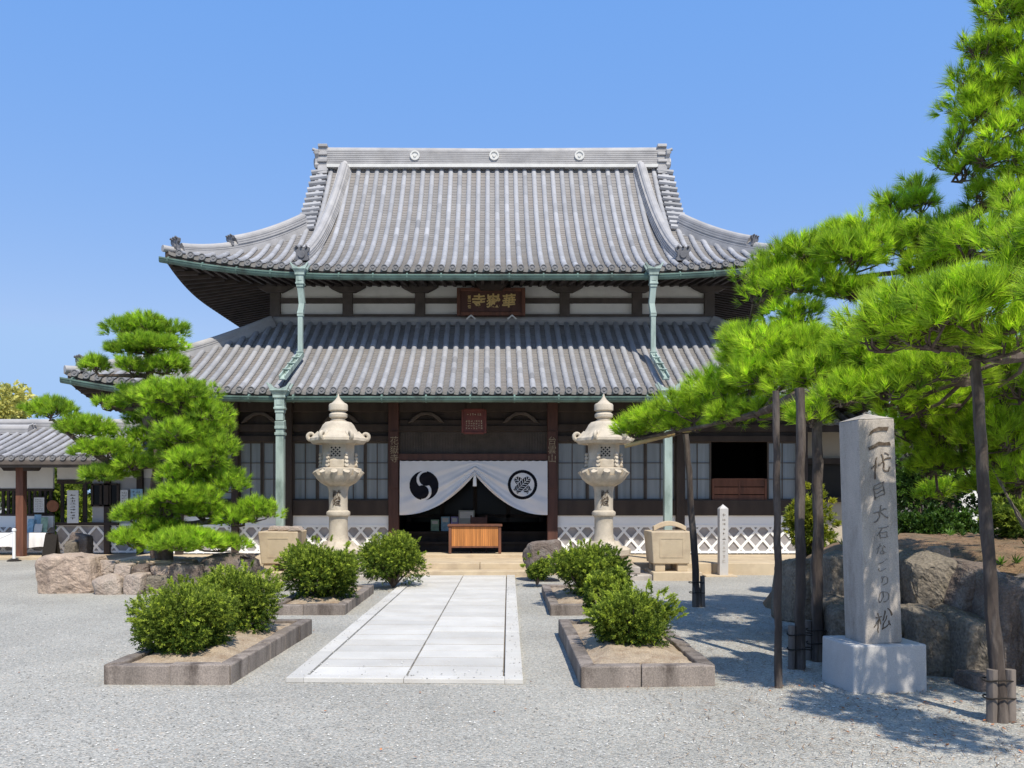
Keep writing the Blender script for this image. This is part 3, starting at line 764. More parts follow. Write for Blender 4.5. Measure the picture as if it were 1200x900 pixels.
# ---- gilded name board under the upper eave
sg = thing('name_board', 'brown wooden name board with three large gold characters under the upper eave', 'signboard', (-.03,21.1,6.05))
xa, xb = X_(537,21.1), X_(614,21.1); za, zb = Z_(369,21.1), Z_(339.5,21.1)
mb = MB(); mb.box(xa,xb,21.06,21.14,za,zb); mb.build('panel', M['woodr'], sg)
mb = MB(); f = .06
mb.box(xa-.03,xa+f,20.99,21.15,za-.03,zb+.03); mb.box(xb-f,xb+.03,20.99,21.15,za-.03,zb+.03); mb.box(xa+f,xb-f,21.0,21.15,za-.03,za+f); mb.box(xa+f,xb-f,21.0,21.15,zb-f,zb+.03)
mb.build('frame', M['woodrust'], sg, bevel=.012)
for ch, px in (('寺',561),('嶽',578),('華',596.5)):
    text_mb(ch, .345, FACE(X_(px,21.05),21.055,Z_(353.5,21.05)), .012, .008, 1.0, .3).build('lettering', M['gold'], sg)
text_mb('當\n山\n一\n世', .085, FACE(X_(550,21.05),21.055,Z_(354,21.05)), .01, .002, .95).build('signature', M['gold'], sg)
mb = MB()
for px in (552,600):
    for d in (-1,1): mb.bar((X_(px,21),21.0,za-.03),(X_(px+d*5.2,21),20.97,za-.13), .03, .035)
mb.build('bracket', M['mortar'], sg)
# ---- small red plaque
sg = thing('plaque', 'small square red-brown plaque with faint carved writing above the entrance curtain', 'plaque', (-.4,18.6,3.0))
D = 18.7; xa, xb, za, zb = X_(542,D), X_(569,D), Z_(507.5,D), Z_(480,D)
mb = MB(); mb.box(xa,xb,D,D+.05,za,zb); mb.build('panel', M['red'], sg)
mb = MB(); mb.box(xa-.02,xa+.03,D-.03,D+.06,za,zb); mb.box(xb-.03,xb+.02,D-.03,D+.06,za,zb); mb.box(xa+.03,xb-.03,D-.03,D+.06,za-.02,za+.03); mb.box(xa+.03,xb-.03,D-.03,D+.06,zb-.03,zb+.02); mb.build('frame', M['red'], sg, bevel=.008)
mb = MB(); scribble(mb, xa+.09, xb-.09, zb-.14, zb-.075, D-.001, 6, 1, 3, .3); scribble(mb, xa+.06, xb-.06, za+.08, za+.29, D-.001, 7, 4, 4, .3); mb.build('lettering', M['woodrust'] if 0 else M['sand'], sg)
mb = MB(); 
for px in (546,565): mb.bar((X_(px,D),D+.03,zb),(X_(px,D),D+.35,zb+.6), .02, .02)
mb.build('hanger', M['wood'], sg)
# ---- carved couplet boards on the entrance posts
for px, txt, lab in ((462,'花\n嶽\n寺','narrow dark board with worn gilt characters on the post left of the entrance'),(647,'台\n雲\n山','narrow dark board with worn gilt characters on the post right of the entrance')):
    x = X_(px, 19.4); sg = thing('couplet_board', lab, 'sign', (x,19.4,1.7))
    mb = MB(); mb.box(x-.085,x+.085,19.405,19.435,1.75,3.05); mb.build('board', M['woodr'], sg, bevel=.006)
    text_mb(txt, .205, FACE(x,19.40,2.62), .006, .0, .98).build('lettering', M['worngold'], sg)

# ---- entrance curtain
CX0, CX1, CT = X_(468.5,19.42), X_(641.5,19.42), Z_(539.8,19.42)
CXM = X_(556.5,19.42); CB0, CBM = Z_(603.5,19.42), Z_(556,19.42)
def c_bot(x):
    u = 1 - abs(x-CXM)/((CXM-CX0) if x < CXM else (CX1-CXM)); u = min(max(u,0),1)
    return CB0 + (CBM-CB0)*u**2.2
def c_y(x, z):
    zb = c_bot(x); v = min(max((CT-z)/(CT-zb), 0), 1); u = 1 - abs(x-CXM)/((CXM-CX0) if x < CXM else (CX1-CXM)); u = min(max(u,0),1)
    fold = .040*math.sin(2*math.pi*(2.6*v + .9*u + .3*math.sin(3*u)))*v*(.35+.75*u) + .018*math.sin(2*math.pi*(5.5*v+1.7*u))*v*(.3+u) + .010*math.sin(x*11+z*3)*(.3+.7*v)
    return 19.42 - fold - .06*v
mb = MB(); nx, nz = 120, 44
vs = []
for i in range(nx+1):
    x = CX0 + (CX1-CX0)*i/nx; zb = c_bot(x)
    top = CT - .012*abs(math.sin(i*.55))
    for j in range(nz+1):
        z = top + (zb-top)*j/nz; vs.append((x, c_y(x,z), z))
mb.add(vs, [(i*(nz+1)+j, (i+1)*(nz+1)+j, (i+1)*(nz+1)+j+1, i*(nz+1)+j+1) for i in range(nx) for j in range(nz)])
cur = thing('entrance_curtain', 'white cloth curtain with two black crests drawn up over the entrance', 'curtain', (CXM,19.42,CT))
cl = mb.build('cloth', M['cloth'], cur, smooth=True)
def crest(inside, cx, cz, rad, name):
    mb = MB(); n = 110
    for i in range(n):
        for j in range(n):
            p = (i+.5)/n*2-1; q = (j+.5)/n*2-1
            if inside(p, q):
                X0 = cx+(i/n*2-1)*rad; X1 = cx+((i+1)/n*2-1)*rad; Z0 = cz+(j/n*2-1)*rad; Z1 = cz+((j+1)/n*2-1)*rad
                mb.add([(a, c_y(a,b)-.006, b) for a, b in ((X0,Z0),(X1,Z0),(X1,Z1),(X0,Z1))], [(0,1,2,3)])
    mb.build(name, M['ink'], cl, fixn=False)
def tomoe(p, q):
    a = R(14); p, q = p*math.cos(a)-q*math.sin(a), p*math.sin(a)+q*math.cos(a)
    if p*p+q*q > .98: return False
    def comma(p, q):
        if (p-.02)**2+(q-.46)**2 < .46**2: return True
        return p > -.05 and (p-.02)**2+(q+.42)**2 > .60**2
    return comma(p, q) or comma(-p, -q)
def feathers(p, q):
    r = math.hypot(p, q)
    if r > 1: return False
    if r > .80: return True
    def fe(s, w):
        if abs(s) > .68: return 0
        hw = .25*(1 if s < .35 else math.sqrt(max(0, 1-((s-.35)/.33)**2)))*(1 if s > -.5 else .8)
        if abs(w) > hw: return 0
        if abs(w) > hw-.03 : return 1
        if abs(w) < .022: return 2
        return 2 if ((s-abs(w)*.9)*5.5) % 1 < .30 else 1
    k = math.sqrt(.5)
    a = fe((p+q)*k, (q-p)*k); b = fe((q-p)*k, (p+q)*k)
    s, w_ = (p+q)*k, (q-p)*k
    if a: return a == 1
    if abs(w_) < .30 and abs(s) < .72: return False
    return b == 1
crest(tomoe, X_(497,19.4), Z_(569,19.4), .335, 'tomoe_crest')
crest(feathers, X_(612.3,19.4), Z_(568,19.4), .335, 'feather_crest')
mb = MB(); y = c_y(CXM, CBM)-.04
mb.tube([(CXM,y,CBM+.05),(CXM,y,CBM-.02)], .008, 6); mb.lathe((CXM,y,CBM-.27), [(.042,0),(.044,.02),(.038,.16),(.030,.20),(.034,.22),(.012,.26)], 10)
mb.build('tassel', M['white'], cur, smooth=True)

# ---- reception desk
dk = thing('reception_desk', 'wooden desk with an orange slatted front standing in the entrance', 'desk', (-.39,19.0,.30))
DD = 18.82; xa, xb = X_(526,DD), X_(587,DD); zb = .305
mb = MB(); mb.box(xa-.03,xb+.03,DD-.03,DD+.52,.905,.945); mb.build('top', M['woodrust'], dk, bevel=.006)
for x in (xa+.025, xb-.025):
    for y in (DD+.025, DD+.46):
        mb = MB(); mb.box(x-.03,x+.03,y-.03,y+.03,zb,.905); mb.build('leg', M['woodrust'], dk, bevel=.005)
mb = MB(); n = 24
for i in range(n): a = xa+.06+(xb-xa-.12)*i/n; mb.box(a+.0015,a+(xb-xa-.12)/n-.0015,DD+.01,DD+.03,.47,.895,random.random())
mb.build('front_panel', M['desk'], dk)
mb = MB(); mb.box(xa+.055,xb-.055,DD+.0,DD+.04,.435,.468); mb.box(xa+.055,xb-.055,DD+.45,DD+.48,.47,.9); mb.build('rail', M['woodrust'], dk)
# leaflets and notices inside
for nm, px0, px1, py0, py1, D, m, lab in (
    ('leaflet',505,514.5,609,622.5,21.02,'greenp','green leaflet standing on the step left of the desk'),
    ('leaflet',517,527,605.5,622.5,21.02,'bluep','blue and white leaflet between the green and violet leaflets on the step'),
    ('leaflet',528.5,537,605.5,616,21.02,'purplep','violet leaflet on the step just above the desk'),
    ('notice',537.5,556,598,615.5,20.9,'greyp','grey paper notice standing behind the desk')):
    t = thing(nm, lab, nm, ((px0+px1)/2*0+X_((px0+px1)/2,D),D,.71)); x0_, x1_ = X_(px0,D), X_(px1,D); z1 = Z_(py0,D); z0 = .715
    mb = MB(); mb.hexa([(x0_,D-.06,z0),(x1_,D-.06,z0),(x1_,D-.045,z0),(x0_,D-.045,z0)], [(x0_,D,z1),(x1_,D,z1),(x1_,D+.01,z1),(x0_,D+.01,z1)]); mb.build('sheet', M[m], t)
    mb = MB(); mb.bar(((x0_+x1_)/2,D+.0,z1-.04),((x0_+x1_)/2,D+.10,.715), .03, .004); mb.build('stand', M['paper'], t)
    mb = MB(); mb.hexa([(x0_+.03,D-.064+.04,z0+(z1-z0)*.62),(x1_-.03,D-.064+.04,z0+(z1-z0)*.62),(x1_-.03,D-.0195,z0+(z1-z0)*.63),(x0_+.03,D-.0195,z0+(z1-z0)*.63)],[(x0_+.03,D-.020,z1-.03),(x1_-.03,D-.020,z1-.03),(x1_-.03,D-.006,z1-.03),(x0_+.03,D-.006,z1-.03)]); mb.build('picture', M['paper'], t)
# ---- seat behind the desk
t = thing('chair', 'dark red-brown chair back behind the reception desk', 'chair', (X_(561,20),20.0,.3)); x = X_(561,20)
mb = MB(); mb.box(x-.20,x+.20,20.1,20.14,.86,1.08); mb.build('backrest', M['woodr'], t, bevel=.02)
mb = MB(); mb.box(x-.2,x+.2,19.75,20.12,.68,.73); mb.build('seat', M['woodr'], t, bevel=.02)
for dx in (-.18,.18):
    mb = MB(); mb.bar((x+dx,20.12,PZ),(x+dx,20.12,1.12),.035,.035); mb.build('leg', M['woodr'], t)
    mb = MB(); mb.bar((x+dx,19.78,PZ),(x+dx,19.78,.68),.035,.035); mb.build('leg', M['woodr'], t)

# ================================================================== STONE LANTERNS
def lantern(px, D, label):
    x = (px-VX)/F*D; S = D/F
    z = lambda py: 1.6+(580-py)*S
    t = thing('stone_lantern', label, 'lantern', (x,D,PZ-.24), 'stone lanterns before the hall')
    c = (x,D,0)
    mb = MB(); mb.box(x-.85,x+.85,D-.75,D+.75,-.05,.10); mb.box(x-.62,x+.62,D-.58,D+.58,.10,.24); mb.build('plinth', M['mono'], t, bevel=.02)
    pet = lambda a, zz: 1+.05*math.cos(12*a)
    mb = MB(); mb.lathe(c, [(.50,.24),(.52,.34),(.44,.36),(.44,.42),(.50,.44),(.51,.54),(.40,.60),(.34,z(640)-.0),(.28,z(634))], 36, wob=pet); mb.build('base', M['granite'], t, smooth=True)
    mb = MB(); mb.lathe(c, [(.215,z(634)),(.20,z(631)),(.185,z(626)),(.18,z(607)),(.19,z(605)),(.225,z(604)),(.235,z(601.5)),(.225,z(599.5)),(.185,z(598)),(.18,z(594)),(.185,z(576)),(.20,z(572)),(.215,z(570))], 28)
    sh = mb.build('shaft', M['granite'], t, smooth=True)
    text_mb('献\n燈', .165, FACE(x,D-.183,z(584)), .006, .003, .92).build('lettering', M['carve'], sh)
    mb = MB(); pet2 = lambda a, zz: 1+.07*math.cos(12*a)
    mb.lathe(c, [(.21,z(570)),(.32,z(566)),(.40,z(561)),(.43,z(557))], 48, wob=pet2)
    mb.lathe(c, [(.43,z(557)),(.45,z(555)),(.45,z(549.5)),(.42,z(549)),(.36,z(548))], 6, 0.1)
    for k in range(12):
        a = k*math.pi/6; mb.tube([(x+math.cos(a)*.34,D+math.sin(a)*.34,z(562)),(x+math.cos(a)*.455,D+math.sin(a)*.455,z(552))], [.05,.07], 7)
    mb.build('platform', M['granite'], t, smooth=True)
    mb = MB(); mb.lathe(c, [(.34,z(548)),(.33,z(540)),(.315,z(539)),(.315,z(521)),(.34,z(520)),(.34,z(516))], 6, 0.1)
    for k in range(6):
        a = k*math.pi/3 + .1
        for q in range(4):
            mb.tube([(x+math.cos(a)*.32,D+math.sin(a)*.32,z(546)+q*.07),(x+math.cos(a)*.37,D+math.sin(a)*.37,z(546)+q*.07+.02)], [.04,.05-.006*q], 7)
    ch = mb.build('light_chamber', M['granite'], t, bevel=.01)
    mb = MB(); yy = D-.315*math.cos(math.pi/6)*.995
    mb = MB()
    for k in (0,):
        fx, fz = x-.02, z(530)
        r_ = .095
        Mx = FACE(x+math.sin(.1)*.276-.03, D-math.cos(.1)*.276-.003, fz, .1)
        for i in range(-3,4):
            for s in (1,-1):
                pass
    for i in range(5):
        for j in range(5):
            if (i+j) % 2 == 0: 
                u = (i-2)*.038; v = (j-2)*.038
                mb.prism([(u-.022,v),(u,v-.022),(u+.022,v),(u,v+.022)], Mx, .004)
    mb.build('lattice_opening', M['dark'], ch)
    # hexagonal roof with curled corners
    mb = MB(); n = 60
    def wob(a, zz):
        k = abs(math.cos(1.5*((a-.1) % (math.pi/3))*2-math.pi*0)) if 0 else abs(math.cos(3*(a-.1))); return 1-.10*(1-k)*(1 if zz < z(512) else .5)
    rp = [(.36,z(519)),(.50,z(520.5)),(.555,z(517)),(.55,z(514)),(.47,z(511.5)),(.39,z(507)),(.335,z(502)),(.30,z(498)),(.25,z(495)),(.15,z(493.6))]
    mb.lathe(c, rp, n, wob=wob)
    for k in range(6):
        a = k*math.pi/3+0.1; d = Vector((math.cos(a), math.sin(a), 0)); cc = Vector((x,D,0))
        pts = [cc+d*.36+Vector((0,0,z(508)))]
        for q in np.linspace(0, 1.55*math.pi, 12):
            rr = .078*(1-.5*q/(1.55*math.pi)); pts.append(cc+d*(.50+math.sin(q)*rr*1.05+.02)+Vector((0,0,z(516)+.078-math.cos(q)*rr)))
        mb.tube(pts, [.06]+[.046-.0018*i for i in range(12)], 8)
    mb.build('roof', M['granite'], t, smooth=True)
    mb = MB(); mb.lathe(c, [(.15,z(495)),(.16,z(493)),(.12,z(491.5)),(.175,z(489)),(.18,z(486)),(.15,z(484)),(.13,z(483)),(.185,z(481)),(.185,z(475)),(.17,z(473.5)),(.12,z(472)),(.06,z(468.5)),(.022,z(465)),(.008,z(461.5))], 28)
    mb.build('finial', M['granite'], t, smooth=True)
lantern(396.5, 16.7, 'tall stone lantern left of the entrance, behind the round bushes')
lantern(707.5, 16.7, 'tall stone lantern right of the entrance, beside the pine branch tip')

# ================================================================== STONE CISTERNS
def cistern(px0, px1, D, label, cap_):
    x0, x1 = (px0-VX)/F*D, (px1-VX)/F*D; S = D/F; z = lambda py: 1.6+(580-py)*S
    t = thing('stone_cistern', label, 'cistern', ((x0+x1)/2, D, 0), 'square stone cisterns before the hall')
    mb = MB(); mb.box(x0+.02,x1+.15,D-.1,D+.9,-.03,.16); mb.build('plinth', M['sand'], t, bevel=.015)
    zt, zb = z(623), .30
    e = .05; w_ = .06
    mb = MB()
    a = [(x0+e,D+e,zb),(x1-e,D+e,zb),(x1-e,D+.80-e,zb),(x0+e,D+.80-e,zb)]; b = [(x0,D,zt),(x1,D,zt),(x1,D+.8,zt),(x0,D+.8,zt)]
    mb.hexa(a, b)
    body = mb.build('body', M['sand'], t, bevel=.02)
    mb = MB(); xa, xb = x0+.17, x1-.17; za, zc = zb+.12, zt-.12
    for pz, qz, xx0, xx1 in ((za,za+.018,xa,xb),(zc-.018,zc,xa,xb)):
        f = lambda zz: D + e*(1-(zz-zb)/(zt-zb)) - .006
        mb.hexa([(xx0,f(pz),pz),(xx1,f(pz),pz),(xx1,f(pz)+.03,pz),(xx0,f(pz)+.03,pz)], [(xx0,f(qz),qz),(xx1,f(qz),qz),(xx1,f(qz)+.03,qz),(xx0,f(qz)+.03,qz)])
    for xx0, xx1 in ((xa,xa+.018),(xb-.018,xb)):
        pz, qz = za+.019, zc-.019
        mb.hexa([(xx0,f(pz),pz),(xx1,f(pz),pz),(xx1,f(pz)+.03,pz),(xx0,f(pz)+.03,pz)], [(xx0,f(qz),qz),(xx1,f(qz),qz),(xx1,f(qz)+.03,qz),(xx0,f(qz)+.03,qz)])
    mb.build('moulding', M['sand'], body)
    for xx in (x0+.09, x1-.27):
        for yy in (D+.08, D+.55):
            mb = MB(); mb.box(xx,xx+.19,yy,yy+.18,.16,.30); mb.build('foot', M['sand'], t, bevel=.01)
    mb = MB()
    if cap_:
        xm = (x0+x1)/2+.03; n = 12; hw = .31
        out = [(-hw+2*hw*k/n, .02+.15*math.sin(math.pi*(k/n*.8+.1))-.04) for k in range(n+1)] + [(hw-2*hw*k/n, -.07+.15*math.sin(math.pi*((1-k/n)*.8+.1))-.04) for k in range(n+1)]
        mb.prism(out, Matrix(((1,0,0,xm),(0,0,-1,D+.46),(0,1,0,zt+.06),(0,0,0,1))), .14)
        mb.build('arched_handle', M['sand'], t, bevel=.008)
    else:
        for k in range(3):
            xx = x0+.12+k*.22; mb.prism([(0,0),(.26,.02),(.20,.09),(.05,.10)], Matrix(((1,0,0,xx),(0,0,-1,D+.5-.1*k),(0,1,0,zt-.002),(0,0,0,1))), .3)
        mb.build('loose_stone', M['rockp'], t, bevel=.02)
cistern(302, 349, 16.0, 'beige stone cistern topped with loose stones beside the cloud pine', False)
cistern(763, 812, 16.0, 'beige stone cistern with arched stone handle right of the lantern', True)

# ---- white stone marker
D = 16.75; x0, x1 = X_(843.5,D), X_(853.5,D); t = thing('stone_marker', 'slim white stone marker post standing before the right end of the hall', 'marker post', ((x0+x1)/2,D,0))
mb = MB(); zt = Z_(596,D); mb.box(x0,x1,D,D+.17,0,zt)
mb.v = mb.v; mb.add([(x0,D,zt),(x1,D,zt),(x1,D+.17,zt),(x0,D+.17,zt),((x0+x1)/2,D+.085,zt+.085)], [(0,1,4),(1,2,4),(2,3,4),(3,0,4)])
mb.build('post', M['base_st'], t)
mb = MB(); scribble(mb, x0+.035, x1-.035, .25, zt-.08, D-.0005, 1, 11, 9, .3); mb.build('lettering', M['mono'], t)
mb = MB(); mb.box(x0-.3,x1+.15,D-.12,D+.3,-.02,.025); mb.build('base_slab', M['sand'], t, bevel=.01)

# ================================================================== STONE MONUMENT
A_, B_, C_ = G(1000,813), G(1087,810.5), G(970,797)
ang = math.atan2(B_.y-A_.y, B_.x-A_.x); wd = (B_-A_).length; dp = (C_-A_).length*1.02
t = thing('stone_monument', 'tall leaning granite pillar with carved characters on a pale square base', 'monument', A_)
Mb = Matrix.Translation(A_) @ Matrix.Rotation(ang, 4, 'Z')
mb = MB(); hb = .385
mb.hexa([Mb @ Vector(q) for q in ((0,0,-.05),(wd,0,-.05),(wd,dp,-.05),(0,dp,-.05))], [Mb @ Vector(q) for q in ((.004,.004,hb),(wd-.004,.004,hb),(wd-.004,dp-.004,hb),(.004,dp-.004,hb))])
mb.build('base', M['base_st'], t, bevel=.014)
pw = .322; H = 1.84
Mp = Mb @ Matrix.Translation((wd*.475, dp*.44, hb-.002)) @ Matrix.Rotation(R(-2.0), 4, 'Y')
mb = MB(); q0, q1 = pw/2, pw/2*.97
mb.hexa([Mp @ Vector(q) for q in ((-q0,-q0,0),(q0,-q0,0),(q0,q0,0),(-q0,q0,0))], [Mp @ Vector(q) for q in ((-q1,-q1,H),(q1,-q1,H),(q1,q1,H),(-q1,q1,H))])
mb.add([Mp @ Vector(q) for q in ((-q1,-q1,H),(q1,-q1,H),(q1,q1,H),(-q1,q1,H),(0,0,H+.055))], [(0,1,4),(1,2,4),(2,3,4),(3,0,4)])
mb.build('pillar', M['mono'], t, bevel=.012)
for k, (ch, s, py) in enumerate(zip('二代目大石なごりの松', (.205,.19,.14,.145,.11,.105,.10,.10,.125,.175), (521,552,579,605,626,645,663,680,698,724))):
    zz = H - (py-498)*.00733
    Mx = Mp @ Matrix.Translation((.01+.012*math.sin(k*2), -q0-.001+.0015*k*0, zz)) @ Matrix.Rotation(R(90), 4, 'X') @ Matrix.Rotation(R(3*math.sin(k*1.7)+4), 4, 'Z')
    text_mb(ch, s, Mx, .004, .006 if k < 1 else -.002, 1.0, .9).build('lettering', M['carve' if k in (0,1,9) else 'carve2'], t)

# ================================================================== ROCKS
def rock(cx, cy, cz, sx, sy, sz, seed, cuts=9, rz=0.0, sub=4, nz=.10, flat=None, dmin=.62):
    r = np.random.default_rng(seed); bm = bmesh.new(); bmesh.ops.create_icosphere(bm, subdivisions=sub, radius=1)
    V = np.array([v.co[:] for v in bm.verts]); F_ = [tuple(v.index for v in f.verts) for f in bm.faces]; bm.free()
    n = r.normal(size=(cuts,3)); n /= np.linalg.norm(n, axis=1)[:,None]
    for k in range(cuts):
        d = r.uniform(dmin,.9); s = V @ n[k]; m_ = s > d; V[m_] -= n[k][None,:]*((s[m_]-d)*.88)[:,None]
    V = np.sign(V)*np.abs(V)**.85*1.02
    if flat: V[:,2] = np.where(V[:,2] > flat, flat+(V[:,2]-flat)*.12, V[:,2])
    for fr, am in ((1.6,nz),(3.7,nz*.5),(8.5,nz*.2),(17,nz*.09)):
        ph = r.uniform(0,6.28,(3,3)); 
        q = V*fr; e = np.sin(q[:,0]*1.1+ph[0,0]+1.3*np.sin(q[:,1]+ph[0,1]))*np.sin(q[:,2]*1.2+ph[0,2]+np.sin(q[:,0]+ph[1,0]))+.5*np.sin(q[:,1]*1.7+ph[1,1])
        V += V*(e*am)[:,None]
    V *= np.array((sx,sy,sz)); c, s = math.cos(rz), math.sin(rz)
    V = np.stack((V[:,0]*c-V[:,1]*s, V[:,0]*s+V[:,1]*c, V[:,2]),1) + np.array((cx,cy,cz))
    mb = MB(); mb.add(V.tolist(), F_); return mb
def block(cx, cy, cz, sx, sy, sz, seed, jit=.40, extra=6, nz=.014, rz=0.0, flat=None):
    """quarried-looking angular boulder: hull of jittered box corners, worn edges, rough faces"""
    r = np.random.default_rng(seed); bm = bmesh.new()
    for i in (-1,1):
        for j in (-1,1):
            for k in (-1,1):
                q = np.array((i,j,k))*(1-r.uniform(0,jit,3)); 
                if flat and k > 0: q[2] = flat*(1-r.uniform(0,.08))
                bm.verts.new(q)
    for _ in range(extra):
        q = unit(r.normal(size=3))*r.uniform(.95,1.12); 
        if flat: q[2] = min(q[2], flat)
        bm.verts.new(q)
    bmesh.ops.convex_hull(bm, input=bm.verts[:])
    bmesh.ops.delete(bm, geom=[v for v in bm.verts if not v.link_faces], context='VERTS')
    bmesh.ops.bevel(bm, geom=bm.edges[:], offset=.13, segments=3, affect='EDGES', profile=.6)
    bmesh.ops.triangulate(bm, faces=bm.faces[:])
    for _ in range(4):
        L_ = [e for e in bm.edges if e.calc_length() > .16]
        if not L_: break
        bmesh.ops.subdivide_edges(bm, edges=L_, cuts=1); bmesh.ops.triangulate(bm, faces=bm.faces[:])
    bmesh.ops.smooth_vert(bm, verts=bm.verts[:], factor=.5, use_axis_x=True, use_axis_y=True, use_axis_z=True)
    bm.normal_update(); bm.verts.index_update()
    V = np.array([v.co[:] for v in bm.verts]); Nn = np.array([v.normal[:] for v in bm.verts]); F_ = [tuple(v.index for v in f.verts) for f in bm.faces]; bm.free()
    for fr, am in ((2.3,nz*1.3),(5.1,nz),(11,nz*.7),(23,nz*.45)):
        ph = r.uniform(0,6.28,(3,3)); q = V*fr
        e = np.sin(q[:,0]+ph[0,0]+1.7*np.sin(q[:,1]+ph[0,1]))*np.sin(q[:,2]*1.1+ph[0,2]+1.3*np.sin(q[:,0]*.9+ph[1,0]))
        V = V + Nn*(np.abs(e)*2-.8)[:,None]*am
    V = V*np.array((sx,sy,sz)); c, s_ = math.cos(rz), math.sin(rz)
    V = np.stack((V[:,0]*c-V[:,1]*s_, V[:,0]*s_+V[:,1]*c, V[:,2]),1)+np.array((cx,cy,cz)); mb = MB(); mb.add(V.tolist(), F_); return mb
def rockthing(px0, px1, py0, py1, D, label, m, seed, dep=None, group=None, **kw):
    x = ((px0+px1)/2-VX)/F*D; z0 = max(-.15, 1.6+(580-py1)/F*D-.06); z1 = 1.6+(580-py0)/F*D
    sx = (px1-px0)/2/F*D*1.06; sz = (z1-z0)/2*1.08
    kw.pop('cuts',0); kw.pop('dmin',0)
    kw['nz'] = kw.get('nz', .02)*.7
    mb = block(x, D, (z0+z1)/2, sx*1.0, dep or sx*.85, sz*1.0, seed, **kw)
    return tag(mb.build('boulder', M[m], None, smooth=False, loc=(x,D,max(0,z0))), label, 'rock', group)
g = 'rocks edging the cloud pine island'
for o in (
    rockthing(57,122,649,698,14.2,'large pale tan flat-topped boulder left of the cloud pine','rock',11,.5,g,nz=.025,flat=.92,jit=.46),
    rockthing(48,68,653,676,16.3,'small dark pointed rock behind the large tan boulder','rockd',12,.2,g),
    rockthing(112,148,672,697,13.9,'low pinkish stone touching the right of the large tan boulder','rockp',23,.3,g,nz=.02,jit=.6),
    rockthing(148,178,669,697,13.95,'squarish pinkish stone in the middle of the island edge','rockp',24,.3,g,nz=.02,jit=.55),
    rockthing(177,205,672,697,14.0,'rounded grey stone low in the island edge, half behind the bush','rockg',25,.3,g,nz=.02,jit=.6),
    rockthing(136,160,659,675,14.15,'small stone resting above the low pinkish stone','rockp',26,.22,g),
    rockthing(158,180,660,675,14.2,'small dark stone above the squarish pinkish stone','rockd',27,.22,g),
    rockthing(180,206,661,676,14.2,'small tan stone above the rounded grey stone','rock',28,.22,g),
    rockthing(118,140,656,670,14.35,'small round stone at the back left of the island, above the pinkish stones','rockp',31,.2,g),
    rockthing(206,232,651,668,14.5,'flat-topped stone under the pine skirt left of the broad dark rock','rock',32,.3,g,flat=.5),
    rockthing(140,206,653,662,14.6,'long pale flat stone lying along the top of the island edge','sand',33,.3,g,flat=.5),
    rockthing(204,240,660,692,14.2,'dark upright stone behind the left front bush','rockd',29,.3,g),
    rockthing(236,304,645,694,14.6,'broad dark brown rock at the right end of the pine island','rockd',30,.5,g,nz=.025)): pass
rockthing(614,662,633,668,15.9,'squat brown rock beside the right entrance post','rockd',41,.4,nz=.02)
rockthing(84,108,622,652,20.3,'dark jagged garden rock against the white lattice skirting','rockd',43,.3)
rockthing(78,91,632,652,19.9,'small pale grey garden stone beside the dark jagged rock','rockg',44,.2)
g = 'boulders of the right retaining wall'
for o in (
    rockthing(955,1003,648,706,8.7,'upper dark boulder left of the monument behind the props','rockg',51,.4,g),
    rockthing(960,1004,700,752,8.3,'lower dark boulder left of the monument behind the props','rockg',52,.4,g),
    rockthing(1000,1054,655,704,8.6,'upper boulder hidden behind the monument pillar','rockg',56,.4,g),
    rockthing(1000,1054,700,772,8.2,'lower boulder hidden behind the monument pillar','rockg',61,.4,g),
    rockthing(1050,1106,648,714,8.3,'upper grey boulder just right of the monument','rockg',62,.45,g),
    rockthing(1098,1166,651,720,8.1,'round-faced upper boulder left of the leaning pole','rockd',53,.5,g,nz=.02,jit=.5),
    rockthing(1050,1102,710,792,7.9,'lower boulder right behind the monument base','rockg',64,.45,g),
    rockthing(1096,1150,712,800,7.7,'lower boulder between the monument base and the leaning pole','rockg',54,.5,g),
    rockthing(1148,1196,668,812,7.6,'tall brown boulder directly behind the leaning pole','rockd',65,.5,g),
    rockthing(1186,1270,680,816,7.3,'largest brown boulder at the right edge of the photo','rockd',55,.6,g),
    rockthing(1128,1160,786,818,7.1,'low dark boulder at the foot of the leaning pole','rockd',57,.2,g),
    rockthing(1088,1112,640,655,9.3,'small pale stone lying on the mound before the hedge','rock',58,.12,g),
    rockthing(912,962,652,720,9.9,'shaded grey boulder behind the support logs','rockg',59,.5,g),
    rockthing(1260,1360,680,830,7.4,'big grey boulder beyond the leaning pole','rockg',60,.6,g)): pass
# mounds of earth
def mound(name, cx, cy, rx, ry, h, m, seed, pw=.35, n=48):
    r = np.random.default_rng(seed); mb = MB(); vs = []; ks = 14
    for i in range(ks+1):
        for k in range(n):
            a = 2*math.pi*k/n; q = i/ks
            wob = 1+.05*math.sin(3*a+seed)+.03*math.sin(7*a)
            vs.append((cx+math.cos(a)*rx*q*wob, cy+math.sin(a)*ry*q*wob, h*(1-q**(1/pw))+.03*math.sin(5*a+9*q)*(1-q)+r.uniform(-.012,.012) if i else h))
    fs = [(i*n+k, i*n+(k+1) % n, (i+1)*n+(k+1) % n, (i+1)*n+k) for i in range(ks) for k in range(n)]
    mb.add(vs, fs); return tag(mb.build(name, M[m], smooth=True), kind='structure')
mound('pine_island_soil', -5.55, 15.3, 1.75, 1.15, .45, 'soil', 3, .2)
mound('garden_mound', 8.45, 11.6, 4.3, 3.75, 1.05, 'litter', 5, .13)

